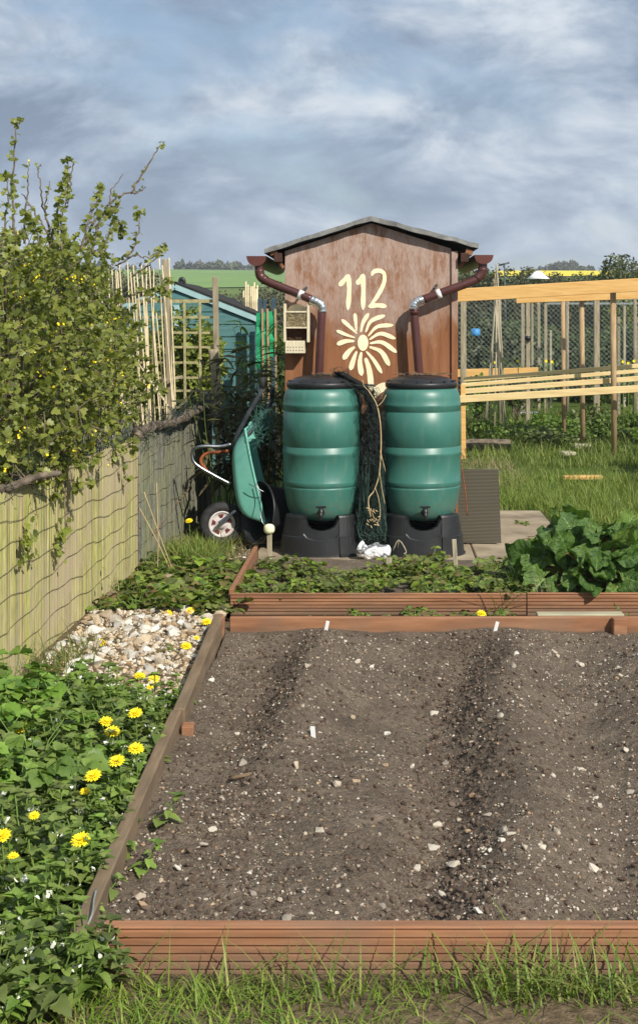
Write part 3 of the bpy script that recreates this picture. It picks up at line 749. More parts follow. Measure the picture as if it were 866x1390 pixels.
for i, (st, wd) in enumerate(PET):
    n0 = len(b.v); stroke(b, st, wd*.82, pet); b.v[n0:] = [(p[0], p[1]-.0002*i, p[2]) for p in b.v[n0:]]
n0 = len(b.v); stroke(b, [(412, 505), (424, 545), (430, 600), (430, 652)], 17, lambda u: (.6+.5*math.sin(u*3))*(1 if .03 < u else .6))
stroke(b, [(431, 638), (446, 612), (468, 597), (490, 592)], 28, lambda u: math.sqrt(max(.03, 1-(2*u-1)**2)))
b.prism([(math.cos(a)*17, math.sin(a)*26) for a in [k*math.pi/12 for k in range(24)]], (0, .004, 0), (zpt(cx, cy)[0], YF-.0045, zpt(cx, cy)[1]), (.42725*YF/F, 0, 0), (0, 0, -.42725*YF/F))
b.build('painted_flower', m_['cream_paint'], t)

# ================================================================== insect hotel
YH = 10.16
def hx(zx): return fx(320+zx*.18476, YH)
def hz(zy): return fz(280+zy*.18476, YH)
t = thing('insect_hotel', (hx(445), YF-.06, hz(1080)), 'pale wooden insect hotel hung on the corner of the brown shed', 'insect house')
yc, dp_ = YF-.067, .126
b = MB()
for (a0, a1) in ((353, 371), (524, 544)):
    b = MB(); b.box(((hx(a0)+hx(a1))/2, yc, (hz(716)+hz(1000))/2), (hx(a1)-hx(a0), dp_, hz(716)-hz(1000)), None, .003); b.build('side_board', m_['hotel_wood'], t)
b = MB(); pr = [(hx(372), hz(985)), (hx(523), hz(985))]+[(hx(447.5+75*math.cos(a)), hz(775-57*math.sin(a))) for a in [k*math.pi/12 for k in range(13)]]
b.prism(pr, (0, .012, 0), (0, YF-.016, 0), (1, 0, 0), (0, 0, 1)); b.build('back_board', m_['hotel_wood'], t)
for zz_ in (775, 891): 
    b = MB(); b.box((hx(447.5), yc, hz(zz_)), (hx(523.5)-hx(371.5), dp_-.01, .012)); b.build('shelf', m_['hotel_wood'], t)
b = MB()
z_ = hz(884)+.004
row = 0
while z_ < hz(783):
    x_ = hx(375)+(.004 if row % 2 else 0)
    while x_ < hx(521):
        r_ = random.uniform(.0026, .0040); c = (x_, YF-.115+random.uniform(-.006, .004), z_+random.uniform(-.001, .001))
        b.lathe([(r_*.5, .05), (r_*.5, .0), (r_, 0), (r_, .09)], c, 8, rotx(-math.pi/2)); x_ += .0085
    z_ += .0075; row += 1
b.m = 1; b.box((hx(447.5), YF-.045, (hz(783)+hz(884))/2), (hx(522)-hx(373), .05, hz(783)-hz(884)-.004))
b.build('reed_bundle', [m_['cane'], m_['hole_dark']], t)
b = MB(); b.box((hx(447.5), YF-.03, hz(938)), (hx(522)-hx(373), .004, hz(898)-hz(980)))
for k in range(26): 
    x_ = random.uniform(hx(380), hx(515)); b.tube([(x_, YF-.05+random.uniform(-.05, .02), hz(982)+random.uniform(0, .012)), (x_+random.uniform(-.04, .04), YF-.05, hz(975)+random.uniform(0, .02))], .003, 5)
b.build('bark_filling', m_['shed_dark'], t)
# drilled block: solid box, the shade of its holes painted as dark discs
b = MB(); x0, x1, z0, z1 = hx(366), hx(510), hz(1080), hz(988); yf = YF-.137; yb = YF-.01
b.box(((x0+x1)/2, (yf+yb)/2, (z0+z1)/2), (x1-x0, yb-yf, z1-z0), None, .003)
blk = b.build('drilled_block', m_['hotel_wood'], t)
b = MB()
for r in range(2):
    for k in range(6): b.lathe([(.0001, .03), (.0042, .03), (.0042, -.0012), (.0035, -.0015), (.0001, -.0005)], (x0+(x1-x0)*(.13+.148*k), yf, z1-(z1-z0)*(.50+.26*r)), 10, rotx(-math.pi/2))
b.build('hole', m_['hole_dark'], blk)

# ================================================================== water butts on their stands
BY = 9.92
def make_stand():
    t = thing('butt_stand', (0, 0, 0), 'black plastic stand', 'stand', 'black plastic stands under the water butts')
    b = MB()
    def ringpt(a, r, z, sq=.8):
        c, s_ = math.cos(a), math.sin(a); k = (abs(c)**4+abs(s_)**4)**(-.25)*.5+.5
        return (r*k*c, r*k*s_, z)
    # four flared corner legs with a lip, joined by recessed panels with an arched top
    for q in range(4):
        a0 = math.pi/4 + q*math.pi/2; hw = .36
        V = []; cols_ = 9; lev = [(0, .335, .0), (.02, .335, 0), (.025, .325, 0), (.145, .312, .0), (.15, .306, 0), (.285, .285, .03), (.297, .278, .03)]
        for (z, r, sh) in lev:
            for i in range(cols_):
                u = -1+2*i/(cols_-1); V.append(ringpt(a0+u*(hw-sh), r, z))
        fc = [(i*cols_+j, i*cols_+j+1, (i+1)*cols_+j+1, (i+1)*cols_+j) for i in range(len(lev)-1) for j in range(cols_-1)]
        # sides turn inwards
        nb = len(V)
        for (z, r, sh) in lev:
            for u in (-1, 1): V.append(ringpt(a0+u*(hw-sh)*.94, r-.10, z))
        for i in range(len(lev)-1):
            fc.append((nb+2*i, i*cols_, (i+1)*cols_, nb+2*i+2)); fc.append((i*cols_+cols_-1, nb+2*i+1, nb+2*i+3, (i+1)*cols_+cols_-1))
        e = (len(lev)-1); fc.append([e*cols_+j for j in range(cols_)]+[nb+2*e+1, nb+2*e])
        b.add(V, fc, False)
        a1 = a0+math.pi/4; V = []; cols_ = 9; hw = .46
        for (k_, r) in ((0, .315), (.08, .312), (.62, .300), (.66, .292), (1, .285), (1.0, .25)):
            for i in range(cols_):
                u = -1+2*i/(cols_-1); zt = .275-.085*math.sqrt(max(0, 1-u*u)); V.append(ringpt(a1+u*hw, r, zt*k_))
        fc = [(i*cols_+j, i*cols_+j+1, (i+1)*cols_+j+1, (i+1)*cols_+j) for i in range(5) for j in range(cols_-1)]
        b.add(V, fc, False)
    b.lathe([(.0, .235), (.2, .235), (.25, .25)], (0, 0, 0), 32)
    b.build('stand_body', m_['black_plastic'], t)
    return t
def make_butt():
    t = thing('water_butt', (0, 0, 0), 'green plastic water butt', 'water butt', 'green water butts in front of the shed')
    P = [(.0, .262), (.150, .262), (.19, .268), (.222, .285), (.246, .315), (.264, .36), (.277, .42), (.286, .48), (.290, .505), (.2905, .512), (.287, .516), (.287, .521), (.2915, .525), (.2945, .540), (.2955, .553), (.2945, .560), (.2925, .563),
         (.2945, .66), (.2955, .745), (.2985, .750), (.2990, .765), (.2985, .772), (.2955, .776), (.2955, .808), (.2925, .811), (.2925, .817), (.2955, .820), (.2950, .94), (.2935, 1.066), (.290, 1.069), (.290, 1.075), (.2935, 1.078), (.2935, 1.105), (.2965, 1.110), (.2965, 1.124), (.2935, 1.129),
         (.291, 1.165), (.285, 1.195), (.275, 1.22), (.260, 1.238), (.25, 1.247), (.246, 1.252)]
    b = MB(); b.lathe(P, (0, 0, 0), 96); body = b.build('barrel', m_['butt'], t)
    b = MB(); b.lathe([(.262, 1.244), (.268, 1.247), (.269, 1.278), (.265, 1.283), (.235, 1.288), (.228, 1.302), (.20, 1.316), (.14, 1.329), (.09, 1.333), (.085, 1.326), (.0, 1.326)], (0, 0, 0), 72)
    for k in range(14):
        a = k*2*math.pi/14; b.box((.245*math.cos(a), .245*math.sin(a), 1.288), (.03, .012, .02), rotz(a), .003)
    b.build('lid', m_['black_plastic'], t)
    b = MB(); b.lathe([(.026, -.01), (.026, .012), (.014, .014), (.014, .05), (.011, .075), (.0, .075)], (0, -.262, .345), 16, rotx(math.pi/2))
    b.tube([(0, -.315, .350), (0, -.330, .340), (0, -.334, .30)], [.016, .015, .012], 12); b.lathe([(.018, -.02), (.018, .02), (.0, .02)], (0, -.312, .362), 14)
    b.box((0, -.316, .392), (.075, .012, .016), None, .004); b.box((0, -.314, .378), (.014, .012, .03), None, .003)
    b.build('tap', m_['black_plastic'], t)
    return t
s1 = make_stand(); b1 = make_butt()
xa, xb = fx(438, BY), fx(571.5, BY)
s1.location = (xa, BY, .022); b1.location = (xa, BY, 0)
s2 = copy_tree(s1, (xb, BY, .022), .03); b2 = copy_tree(b1, (xb, BY, .0), .06)
s1['label'] = 'black plastic stand under the water butt nearer the wheelbarrow'; s2['label'] = 'black plastic stand under the water butt nearer the ribbed sheet'
b1['label'] = 'green water butt beside the wheelbarrow, under the pipe by the insect hotel'; b2['label'] = 'green water butt beside the ribbed plastic sheet'
# dry litter lying on the lids
for X, lab, sp in ((xa, 'dry twigs and net scraps lying on the lid by the insect hotel', .16), (xb, 'dry stalks lying on the lid of the water butt by the ribbed sheet', .18)):
    b = MB()
    for k in range(34):
        a = random.uniform(0, 6.28); r = sp*math.sqrt(random.random()); p = Vector((X+.04+r*math.cos(a)*1.2, BY+r*math.sin(a)*.8, 1.334+random.uniform(0, .012))); d = random.uniform(0, 6.28); l_ = random.uniform(.03, .10)
        b.tube([p, p+Vector((math.cos(d)*l_*.5, math.sin(d)*l_*.5, .006)), p+Vector((math.cos(d+.4)*l_, math.sin(d+.4)*l_, random.uniform(-.008, .01)))], random.uniform(.0012, .003), 5)
    tag(b.build('twig_litter', m_['twig']), lab, 'twigs', kind='stuff')

# ================================================================== black netting between the butts
def strands(mb, n, box, r, seg, wig, R):
    """loose strands; box(u) gives centre and half widths at height parameter u"""
    for k in range(n):
        u = R.rand(); c, hw = box(u); p = np.array(c)+(R.rand(3)*2-1)*hw; pts = [p]
        d = unit(R.randn(3)*np.array([1, .6, 1.2]))
        for i in range(seg):
            d = unit(d+R.randn(3)*wig); p = p+d*.016; q = p.copy()
            c, hw = box(np.clip((1.40-q[2])/1.4, 0, 1)); q = np.clip(q, np.array(c)-np.array(hw)*1.15, np.array(c)+np.array(hw)*1.15); p = q; pts.append(q)
        mb.tube(pts, r, 3, False, False)
def netbox(u):
    z = 1.36-1.31*u
    cxp = np.interp(z, [0, .3, .7, 1.1, 1.18, 1.25, 1.30, 1.345, 1.38], [508, 503, 505, 506, 502, 492, 478, 462, 454]); hw = np.interp(z, [0, .25, .6, 1.0, 1.2, 1.3, 1.38], [.06, .105, .085, .075, .075, .10, .06])
    return ((cxp-VX)*9.8/F, np.interp(z, [0, 1.2, 1.3], [9.74, 9.76, 9.86]), z), (hw, np.interp(z, [0, 1.2, 1.3], [.10, .09, .16]), .03)
b = MB(); NL = 40
V = []; fc = []; na = 22
for i in range(NL):
    u = i/(NL-1); c, hw = netbox(u)
    for j in range(na):
        a = 2*math.pi*j/na; k = .52+.45*float(fbm(math.cos(a)*1.6+3, u*14+math.sin(a), 4))+.35*float(fbm(math.cos(a)*5, u*40+math.sin(a)*4, 6)); V.append((c[0]+hw[0]*k*math.cos(a), c[1]+hw[1]*k*math.sin(a), c[2]))
fc = [(i*na+j, i*na+(j+1) % na, (i+1)*na+(j+1) % na, (i+1)*na+j) for i in range(NL-1) for j in range(na)]+[list(range(na)), [(NL-1)*na+j for j in range(na)][::-1]]
t = thing('garden_netting', (0, 9.76, .03), 'bundle of black garden netting hanging between the two water butts', 'netting')
b.add(V, fc, True); b.build('net_bundle', m_['net_core'], t)
b = MB(); R = np.random.RandomState(3); strands(b, 1000, netbox, .0013, 10, .85, R)
for i, p in enumerate(b.v):
    if p[2] > 1.27 and p[0] > -.20: b.v[i] = (p[0]*.35-.13, p[1], 1.27+(p[2]-1.27)*.4)
b.build('net_strand', m_['dark_net'], t)
b = MB(); strands(b, 420, lambda u: netbox(.45+.55*u), .0016, 9, .85, R); b.build('net_strand', m_['green_net_dark'], t)
b = MB(); pts = [at(500, 530, 9.66), at(512, 552, 9.65), at(517, 590, 9.64), at(515, 640, 9.62), at(508, 665, 9.62), at(500, 678, 9.61), at(503, 702, 9.61)]
b.tube(catmull(pts, 6), .0045, 6)
for q in ([(509, 662), (514, 678), (516, 700), (511, 712)], [(503, 690), (508, 704), (513, 706)], [(516, 612), (523, 640)], [(512, 552), (519, 545), (524, 536)], [(500, 530), (494, 524), (492, 516)], [(515, 640), (518, 662), (522, 684)]):
    b.tube(catmull([at(x, y, 9.60+.005*random.random()) for x, y in q], 4), .0026, 5)
for k in range(20):
    c = Vector(at(random.uniform(498, 518), random.uniform(690, 714), 9.60)); b.tube([c, c+Vector((random.uniform(-.02, .02), -.01, random.uniform(-.02, .02)))], .0035, 5)
tag(b.build('dry_vine', m_['dry_stem']), 'dry straw coloured vine stem caught in the black netting', 'stem')

# ================================================================== crumpled white bag
b = MB(); nu, nv = 40, 26; V = []
for i in range(nu):
    for j in range(nv):
        u = i/(nu-1); a = 2*math.pi*j/nv
        rr = .055*math.sqrt(max(.02, 1-(2*u-1)**6)); x_ = (u-.5)*.25
        k = 1+.9*float(fbm(u*5+2, math.cos(a)*1.2+math.sin(a)*2, 21, 3))+ .25*abs(float(vnoise(u*11, a*2, 8))-.5)
        V.append((.0+fx(507, 9.55)+x_, 9.52+rr*k*math.cos(a)*.9, max(.026, .085+rr*k*math.sin(a)*1.0+.012*math.sin(u*14))))
fc = [(i*nv+j, i*nv+(j+1) % nv, (i+1)*nv+(j+1) % nv, (i+1)*nv+j) for i in range(nu-1) for j in range(nv)]+[list(range(nv))[::-1], [(nu-1)*nv+j for j in range(nv)]]
n = NT('bag'); f = n.noise(n.coord('Object', (1.2, 1, 2.2)), 9, 2, .4); c = n.ramp(f, [(.50, rgb((228, 230, 232))), (.54, rgb((112, 114, 118))), (.60, rgb((112, 114, 118))), (.64, rgb((226, 228, 230)))]); n.color(c); n.set(Roughness=.4); MATS['bag'] = n.m
tag(mesh_obj('plastic_bag', V, fc, n.m, None, False), 'crumpled white and grey plastic bag lying between the two butt stands', 'bag')

# ================================================================== ribbed sheet leaning behind the stand
b = MB(); Y0 = 10.22; c0, c1 = Vector(at(618, 737, 10.20)), Vector(at(680, 737, 10.16)); c2, c3 = Vector(at(676, 637, 10.30)), Vector(at(618, 637, 10.33))
c0.z = c1.z = .035
hth = Vector((0, .01, .001)); v = [c0, c1, c2, c3, c0+hth, c1+hth, c2+hth, c3+hth]
b.add(v, [(0, 1, 2, 3), (5, 4, 7, 6), (0, 4, 5, 1), (1, 5, 6, 2), (2, 6, 7, 3), (3, 7, 4, 0)])
tag(b.build('plastic_sheet', m_['sheet']), 'smoky ribbed plastic sheet leaning against the shed corner', 'plastic sheet')
b = MB(); b.tube(catmull([at(622, 560, 10.1), at(625, 620, 10.12), at(631, 665, 10.12), at(634, 700, 10.12)], 5), .004, 6)
tag(b.build('rusty_wire', m_['rusty_steel']), 'thin rusty wire hanging in front of the ribbed plastic sheet', 'wire')

# ================================================================== wheelbarrow stood on its nose
YN, YFAR = 10.02, 10.55
t = thing('wheelbarrow', (fx(320, 10.2), 10.25, 0), 'teal plastic wheelbarrow stood on its nose with grey tube handles in the air', 'wheelbarrow')
def WP(px, py, Y): return Vector(at(px, py, Y))
# tray: loft from floor outline (left) to rim outline (right)
def lerp(a, b, k): return a+(b-a)*k
near_floor = [(313.5, 606), (315, 640), (318, 672), (322, 690), (330, 700), (340, 704)]
near_rim = [(333, 583), (340, 622), (348, 658), (356, 692), (359, 706), (360, 711)]
V = []; rows = []
k = len(near_floor); nc = 14
def ringrow(i, s_):
    """cross-section at station i (top of barrow .. nose): near wall, floor, far wall"""
    fl, rm = near_floor[i], near_rim[i]
    out = []
    fN = WP(*fl, YN+.06); rN = WP(*rm, YN); fF = WP(*fl, YFAR-.06); rF = WP(*rm, YFAR)
    # perspective keeps the far side at the same X, Z as the near one
    fF.x, fF.z = fN.x+.0, fN.z; rF.x, rF.z = rN.x, rN.z
    for u in np.linspace(0, 1, 5): out.append(lerp(rN, fN, u*.9))
    for u in (.15, .5, .85): out.append(lerp(fN, fF, u)+Vector((-.004, 0, 0)))
    for u in np.linspace(1, 0, 5): out.append(lerp(rF, fF, u*.9))
    return out
rows = [ringrow(i, 0) for i in range(k)]
# head wall (top) and nose wall are closed by rows at the rim
topw = [p.copy() for p in rows[0]]; mid = rows[0]
rimtop = [Vector((lerp(rows[0][0], rows[0][-1], i/12).x, lerp(rows[0][0], rows[0][-1], i/12).y, rows[0][0].z+.004)) for i in range(13)]
nose = [Vector((lerp(rows[-1][0], rows[-1][-1], i/12).x, lerp(rows[-1][0], rows[-1][-1], i/12).y, rows[-1][0].z-.004)) for i in range(13)]
allr = [rimtop] + rows + [nose]
V = [p for r in allr for p in r]; fc = [(i*13+j, i*13+j+1, (i+1)*13+j+1, (i+1)*13+j) for i in range(len(allr)-1) for j in range(12)]
tr = mesh_obj('tray', [tuple(p) for p in V], fc, m_['tray_plastic'], t, True)
sm = tr.modifiers.new('sub', 'SUBSURF'); sm.levels = sm.render_levels = 2
so = tr.modifiers.new('solid', 'SOLIDIFY'); so.thickness = .006; so.offset = 0
b = MB(); rim = [r[0] for r in rows]; rimF = [r[-1] for r in rows]
loop = rim + [lerp(rim[-1], rimF[-1], .5)+Vector((.01, 0, -.01))] + rimF[::-1] + [lerp(rimF[0], rim[0], .5)]
b.tube(catmull(loop+[loop[0]], 4), .009, 8); b.build('tray_rim', m_['tray_plastic'], tr)
# handles run along the floor of the tray then up to grips
b = MB()
b.tube(catmull([WP(329, 692, YN+.2), WP(324, 650, YN+.2), WP(319, 612, YN+.16), WP(320, 596, YN+.09), WP(333, 570, YN+.05), WP(347, 545, YN+.03), WP(353, 535, YN+.02), WP(356, 525, YN+.02)], 5), .0155, 12)
b.tube(catmull([WP(324, 688, YFAR-.08), WP(322, 640, YFAR-.08), WP(326, 606, YFAR-.06), WP(345, 580, YFAR-.02), WP(360, 560, YFAR), WP(367, 548, YFAR), WP(369, 540, YFAR)], 5), .0155, 12)
fr = b.build('frame_tube', m_['steel_dark'], t)
b = MB(); b.tube([WP(356, 527, YN+.02), WP(357, 512, YN+.02)], [.018, .0185], 12); b.build('handle_grip', m_['rubber'], t)
b = MB(); b.tube([WP(369, 542, YFAR), WP(370, 527, YFAR)], [.018, .0185], 12); b.build('handle_grip', m_['rubber'], t)
b = MB(); b.tube(catmull([WP(314, 603, YN+.09), WP(300, 606, YN+.08), WP(275, 606, YN+.06), WP(264, 610, YN+.06), WP(261, 618, YN+.06), WP(266, 630, YN+.06), WP(290, 645, YN+.07), WP(313, 657, YN+.09)], 6), .0135, 12); b.build('leg', m_['steel'], t)
b = MB(); b.tube(catmull([WP(310, 612, YFAR-.09), WP(296, 614, YFAR-.08), WP(283, 615, YFAR-.06), WP(275, 620, YFAR-.06), WP(273, 628, YFAR-.06), WP(282, 640, YFAR-.06)], 6), .0125, 12); b.build('leg', m_['rusty_steel'], t)
b = MB(); b.bar(WP(320, 693, YN+.12), WP(297, 710, 10.12), .02, .032, up=(0, 1, 0), bev=.004); b.build('fork', m_['steel_dark'], t)
b = MB(); b.bar(WP(326, 690, 10.42), WP(303, 708, 10.34), .02, .032, up=(0, 1, 0), bev=.004); b.build('fork', m_['steel_dark'], t)
b = MB(); b.box(WP(330, 708, 10.33), (.17, .22, .10), roty(.7), .01); b.build('nose_plate', m_['steel_dark'], t)
wc = WP(301, 711, 10.22); ax = rotz(.22) @ rotx(math.pi/2)
b = MB(); pr = []
for k in range(17): 
    a = 2*math.pi*k/16; pr.append((.130+.038*math.cos(a), .040*math.sin(a)))
b.lathe(pr, wc, 48, ax); b.lathe([(.169, -.012), (.171, 0), (.169, .012)], wc, 48, ax); ty = b.build('wheel', m_['rubber'], t)
b = MB(); b.lathe([(.100, -.02), (.103, .026), (.093, .030), (.089, .020), (.035, .024), (.03, .040), (.0, .040)], wc, 40, ax); rm_ = b.build('rim', m_['rim_white'], ty)
for q in range(5):
    b = MB(); a = q*2*math.pi/5+.4; pr = [(.05*math.cos(a-.2), .05*math.sin(a-.2)), (.05*math.cos(a+.2), .05*math.sin(a+.2)), (.08*math.cos(a+.27), .08*math.sin(a+.27)), (.08*math.cos(a-.27), .08*math.sin(a-.27))]
    b.prism(pr, ax @ Vector((0, 0, .006)), wc+ax @ Vector((0, 0, .020)), ax @ Vector((1, 0, 0)), ax @ Vector((0, 1, 0)))
    b.build('rim_opening', m_['dark_red'], rm_)
# tangle of green net over the handle
b = MB(); R = np.random.RandomState(5)
for k in range(90):
    c = np.array(at(358, 572, 10.2)); p = c+R.randn(3)*np.array([.03, .03, .05]); d = unit(R.randn(3)); pts = [p]
    for i in range(10): d = unit(d+R.randn(3)*.5+(c-p)*4); p = p+d*.02; pts.append(p)
    b.tube(pts, .0014, 4, False)
for k in range(30):
    p = np.array(at(R.uniform(345, 352), R.uniform(582, 600), 10.0)); d = unit(R.randn(3)*np.array([1, .4, 1])); pts = [p]
    for i in range(8): d = unit(d+R.randn(3)*.5); p = p+d*.018; pts.append(p)
    b.tube(pts, .0014, 4, False)
tag(b.build('net_tangle', m_['green_net']), 'tangle of thin green netting caught on the wheelbarrow handle', 'netting')
# black tub on its side behind the barrow
b = MB(); c = Vector(at(372, 690, 10.12)); c.z = .265; ax = rotz(-.95) @ rotx(math.pi/2-.15)
b.lathe([(.0, -.17), (.17, -.17), (.185, -.16), (.20, -.05), (.203, -.045), (.203, -.03), (.205, .0), (.22, .13), (.238, .135), (.24, .15), (.232, .152), (.225, .14), (.21, 0), (.19, -.14), (.0, -.15)], c, 48, ax)
tag(b.build('plastic_tub', m_['black_plastic']), 'round black plastic tub on its side between wheelbarrow and water butt', 'tub')
b = MB(); b.tube(catmull([at(348, 656, 9.98), at(354, 672, 9.96), at(353, 690, 9.95), at(356, 708, 9.92), at(362, 716, 9.9)], 6), .003, 6); b.tube(catmull([at(338, 657, 9.98), at(348, 662, 9.96), at(359, 668, 9.96)], 5), .003, 6)
tag(b.build('bent_wire', m_['steel']), 'thin pale wire looping in front of the black tub', 'wire')

# ================================================================== markers and labels
def stake(px, py0, py1, Y, wd, mat, lab, lean=0, name='wooden_stake'):
    a = Vector(at(px, py1, Y)); a.z = -.06; c = Vector(at(px+lean, py0, Y)); b = MB(); b.bar(a, c, wd, .014, up=(0, 1, 0), bev=.002)
    return tag(b.build(name, mat), lab, 'stake')
t = thing('topped_stake', (fx(366, 9.3), 9.3, 0), 'white stake with a pale round cap stuck in the strawberry bed', 'stake')
b = MB(); b.bar(Vector(at(366, 765, 9.3)), Vector(at(366, 722, 9.3)), .034, .02, up=(0, 1, 0), bev=.002); b.build('post', m_['stake_wood'], t)
b = MB(); pr = [(.042*math.sin(a)*(1+.08*math.sin(3*a)), .036*-math.cos(a)) for a in np.linspace(0.05, math.pi-.05, 12)]; b.lathe([(0, pr[0][1])]+pr+[(0, pr[-1][1])], at(365.5, 718, 9.3), 14); b.build('cap', m_['ball_cream'], t)
stake(527, 757, 790, 8.85, .038, m_['stake_wood'], 'short pale wooden stake in the strawberries below the white bag', 1)
stake(620, 732, 790, 8.95, .030, m_['stake_wood'], 'grey wooden stake leaning in the strawberries in front of the ribbed sheet', -4)
def label(px, py0, py1, Y, lean, lab):
    if py1 > 900:                                   # stand it on the soil where the photo shows its foot
        for k in range(12): Y = F*(H-float(soil_h(np.array((px-VX)*Y/F), np.array(Y))))/(py1-VY)
    a = Vector(at(px, py1+6, Y)); c = Vector(at(px+lean, py0, Y)); b = MB(); b.bar(a, c, .019, .003, up=(.15, 1, 0), bev=.001)
    tag(b.build('plant_label', m_['white_plastic']), lab, 'plant label')
label(426, 986, 1004, 5.36, -2, 'white plastic plant label standing alone in the bare soil')
label(441, 843, 856, 7.14, 4, 'white plant label at the back board in line with the wheelbarrow side butt')
label(670, 844, 857, 7.16, 5, 'white plant label at the back board below the ribbed sheet')
b = MB(); b.tube(catmull([at(533, 748, 9.3), at(541, 733, 9.3), at(551, 748, 9.3), at(548, 752, 9.28)], 3), .004, 5); b.tube([at(541, 733, 9.3), at(540, 744, 9.32)], .003, 5)
tag(b.build('bent_twig', m_['stake_wood']), 'small pale bent twig standing before the second butt stand', 'twig')
b = MB(); b.tube(catmull([at(314, 1052, 4.9), at(338, 1047, 4.92), at(360, 1044, 4.95)], 3), .008, 6)
b.v = [(p[0], p[1], p[2]) for p in b.v]; dz_ = float(soil_h(np.array(-.48), np.array(4.92)))+.008-np.mean([p[2] for p in b.v]); b.v = [(p[0], p[1], p[2]+dz_) for p in b.v]
tag(b.build('stick', m_['twig']), 'thin brown stick lying on the bare soil near the side board', 'stick')
b = MB(); b.box(at(223, 789, 8.6), (.11, .06, .05), rotz(.4), .015); b.box(Vector(at(228, 786, 8.65)), (.07, .06, .06), rotz(1.0), .012)
tag(b.build('plaster_lump', m_['flint']), 'white lump of old mortar among the leaves by the grey screen', 'rubble')
# ================================================================== screens along the path
def fence_x(Y): return float(np.interp(Y, [4.0, 6.1, 7.4, 9.0, 12.0], [-1.80, -1.745, -1.70, -1.615, -1.525]))
def fence_top(Y): return float(np.interp(Y, [4.0, 6.15, 7.4, 9.0, 10.2, 12.0], [.93, .955, .95, .955, .97, 1.035]))
def screen(name, lab, Y0, Y1, step, mat, wires, seed, wmat, jag, lean=.0):
    R = np.random.RandomState(seed)
    t = thing(name, (fence_x((Y0+Y1)/2), (Y0+Y1)/2, 0), lab, 'fence panel', 'screens along the path')
    b = MB(); Y = Y0
    while Y < Y1:
        wd = step*R.uniform(.75, 1.3); x = fence_x(Y)+R.randn()*.0012; zt = fence_top(Y)+R.randn()*jag - (abs(R.randn())*jag*2 if R.rand() < .12 else 0)
        tl = R.randn()*.006; th = wd*.32; pr = []
        for (u, h) in ((0, 0), (.22, .75), (.5, 1), (.78, .75), (1, 0)): pr.append((u*wd, h*th))
        v = []
        for z in (-.04, zt*.35, zt*.7, zt):
            o = tl*z/zt+R.randn()*.0008
            v += [(x+p[1]-.0*z + lean*z, Y+p[0]+o, z) for p in pr]
        f = [(i*5+j, i*5+j+1, (i+1)*5+j+1, (i+1)*5+j) for i in range(3) for j in range(4)]
        # back and top
        f.append((15, 16, 17, 18, 19)); f.append((0, 15, 19, 4)[::-1])
        b.add(v, f, False); Y += wd*.92
    b.build('slats', m_[mat], t)
    for w_ in range(wires):
        b = MB(); z0 = .06+w_*(.87/(wires-1)); pts = []
        ph = R.rand()*6
        for k in range(int((Y1-Y0)/.06)+1):
            y = Y0+.06*k; pts.append((fence_x(y)+step*.36+.004, y, z0*fence_top(y)/.955+.016*math.sin(y*4.3+ph)+.008*math.sin(y*13+ph*2)+R.randn()*.002))
        b.tube(pts, .0019, 4, False); b.build('wire', m_[wmat], t)
    return t
screen('bamboo_screen', 'yellow green split bamboo screen wired in rows, below the big shrub', 4.2, 9.0, .0125, 'slat', 8, 4, 'wire', .005)
t2 = screen('reed_screen', 'grey green fine reed screen covered in netting next to the wheelbarrow', 9.03, 12.0, .0075, 'reed', 7, 9, 'wire', .01)
# net over the reed screen: wavy threads both ways
b = MB(); R = np.random.RandomState(8)
for k in range(30):
    y0 = 9.05+k*.1; b.tube([(fence_x(min(12, y0+z*.18*(1 if k % 2 else -1)))+.012+R.rand()*.006, y0+z*.18*(1 if k % 2 else -1)+R.randn()*.006, z) for z in np.linspace(.05, .93, 12)], .0009, 3, False, False)
b.build('net_cover', m_['net_core'], t2)
b = MB(); b.tube(catmull([(fence_x(9.0)+.03, 9.5, .22), (fence_x(9.5)+.02, 10.2, .26), (fence_x(11)+.02, 11.0, .36)], 6), .006, 5); b.build('cord', m_['twig'], t2)
def post(name, x, y, z0, z1, w_, mat, lab, tx=0, ty=0, cat='post', group=None, d=None):
    b = MB(); b.bar((x, y, z0), (x+tx, y+ty, z1), w_, d or w_, up=(0, 1, 0), bev=w_*.08); return tag(b.build(name, m_[mat]), lab, cat, group)
x_, y_, z_ = at(169, 568, 9.25); post('fence_post', x_, y_, -.1, z_, .095, 'grey_post', 'short square wooden post behind the join of the two screens')
x_, y_, z_ = at(280, 548, 12.0); post('fence_post', x_, y_+.05, -.1, 1.08, .09, 'grey_post', 'wooden post at the far end of the grey reed screen')
# dead branches and net rolled along the top
def branch(lab, pts, r, seed, mat='bark', name='dead_branch'):
    R = np.random.RandomState(seed); P = catmull(pts, 8); b = MB()
    b.tube([p+Vector(R.randn(3)*r*.18) for p in P], [r*(1-.35*i/len(P))*(1+.35*float(vnoise(i*.7, seed, 3))) for i in range(len(P))], 8)
    for k in range(len(P)//7):
        p = P[R.randint(2, len(P)-2)]; d = Vector(R.randn(3)*np.array([.5, 1, .6])); b.tube([p, p+d*.03, p+d*.06+Vector((0, 0, .01))], [r*.5, r*.35, r*.2], 5)
    return tag(b.build(name, m_[mat]), lab, 'branch')
branch('rough dead branch lying on the bamboo screen under the big shrub', [(fence_x(5.2)-.02, 5.2, .99), (fence_x(6.0)-.01, 6.0, .985), at(8, 664, 6.25), at(50, 648, 6.55), at(82, 642, 6.75)], .021, 1)
branch('lichen covered branch lying along the top of the grey reed screen', [at(184, 592, 9.0), at(198, 582, 9.4), at(225, 577, 9.9), at(250, 568, 10.6), at(272, 556, 11.4), at(283, 550, 12.0)], .034, 2)
branch('short grey branch poking from the shrub beside the fence post', [at(128, 579, 8.7), at(150, 575, 9.0), at(166, 574, 9.2)], .022, 3)
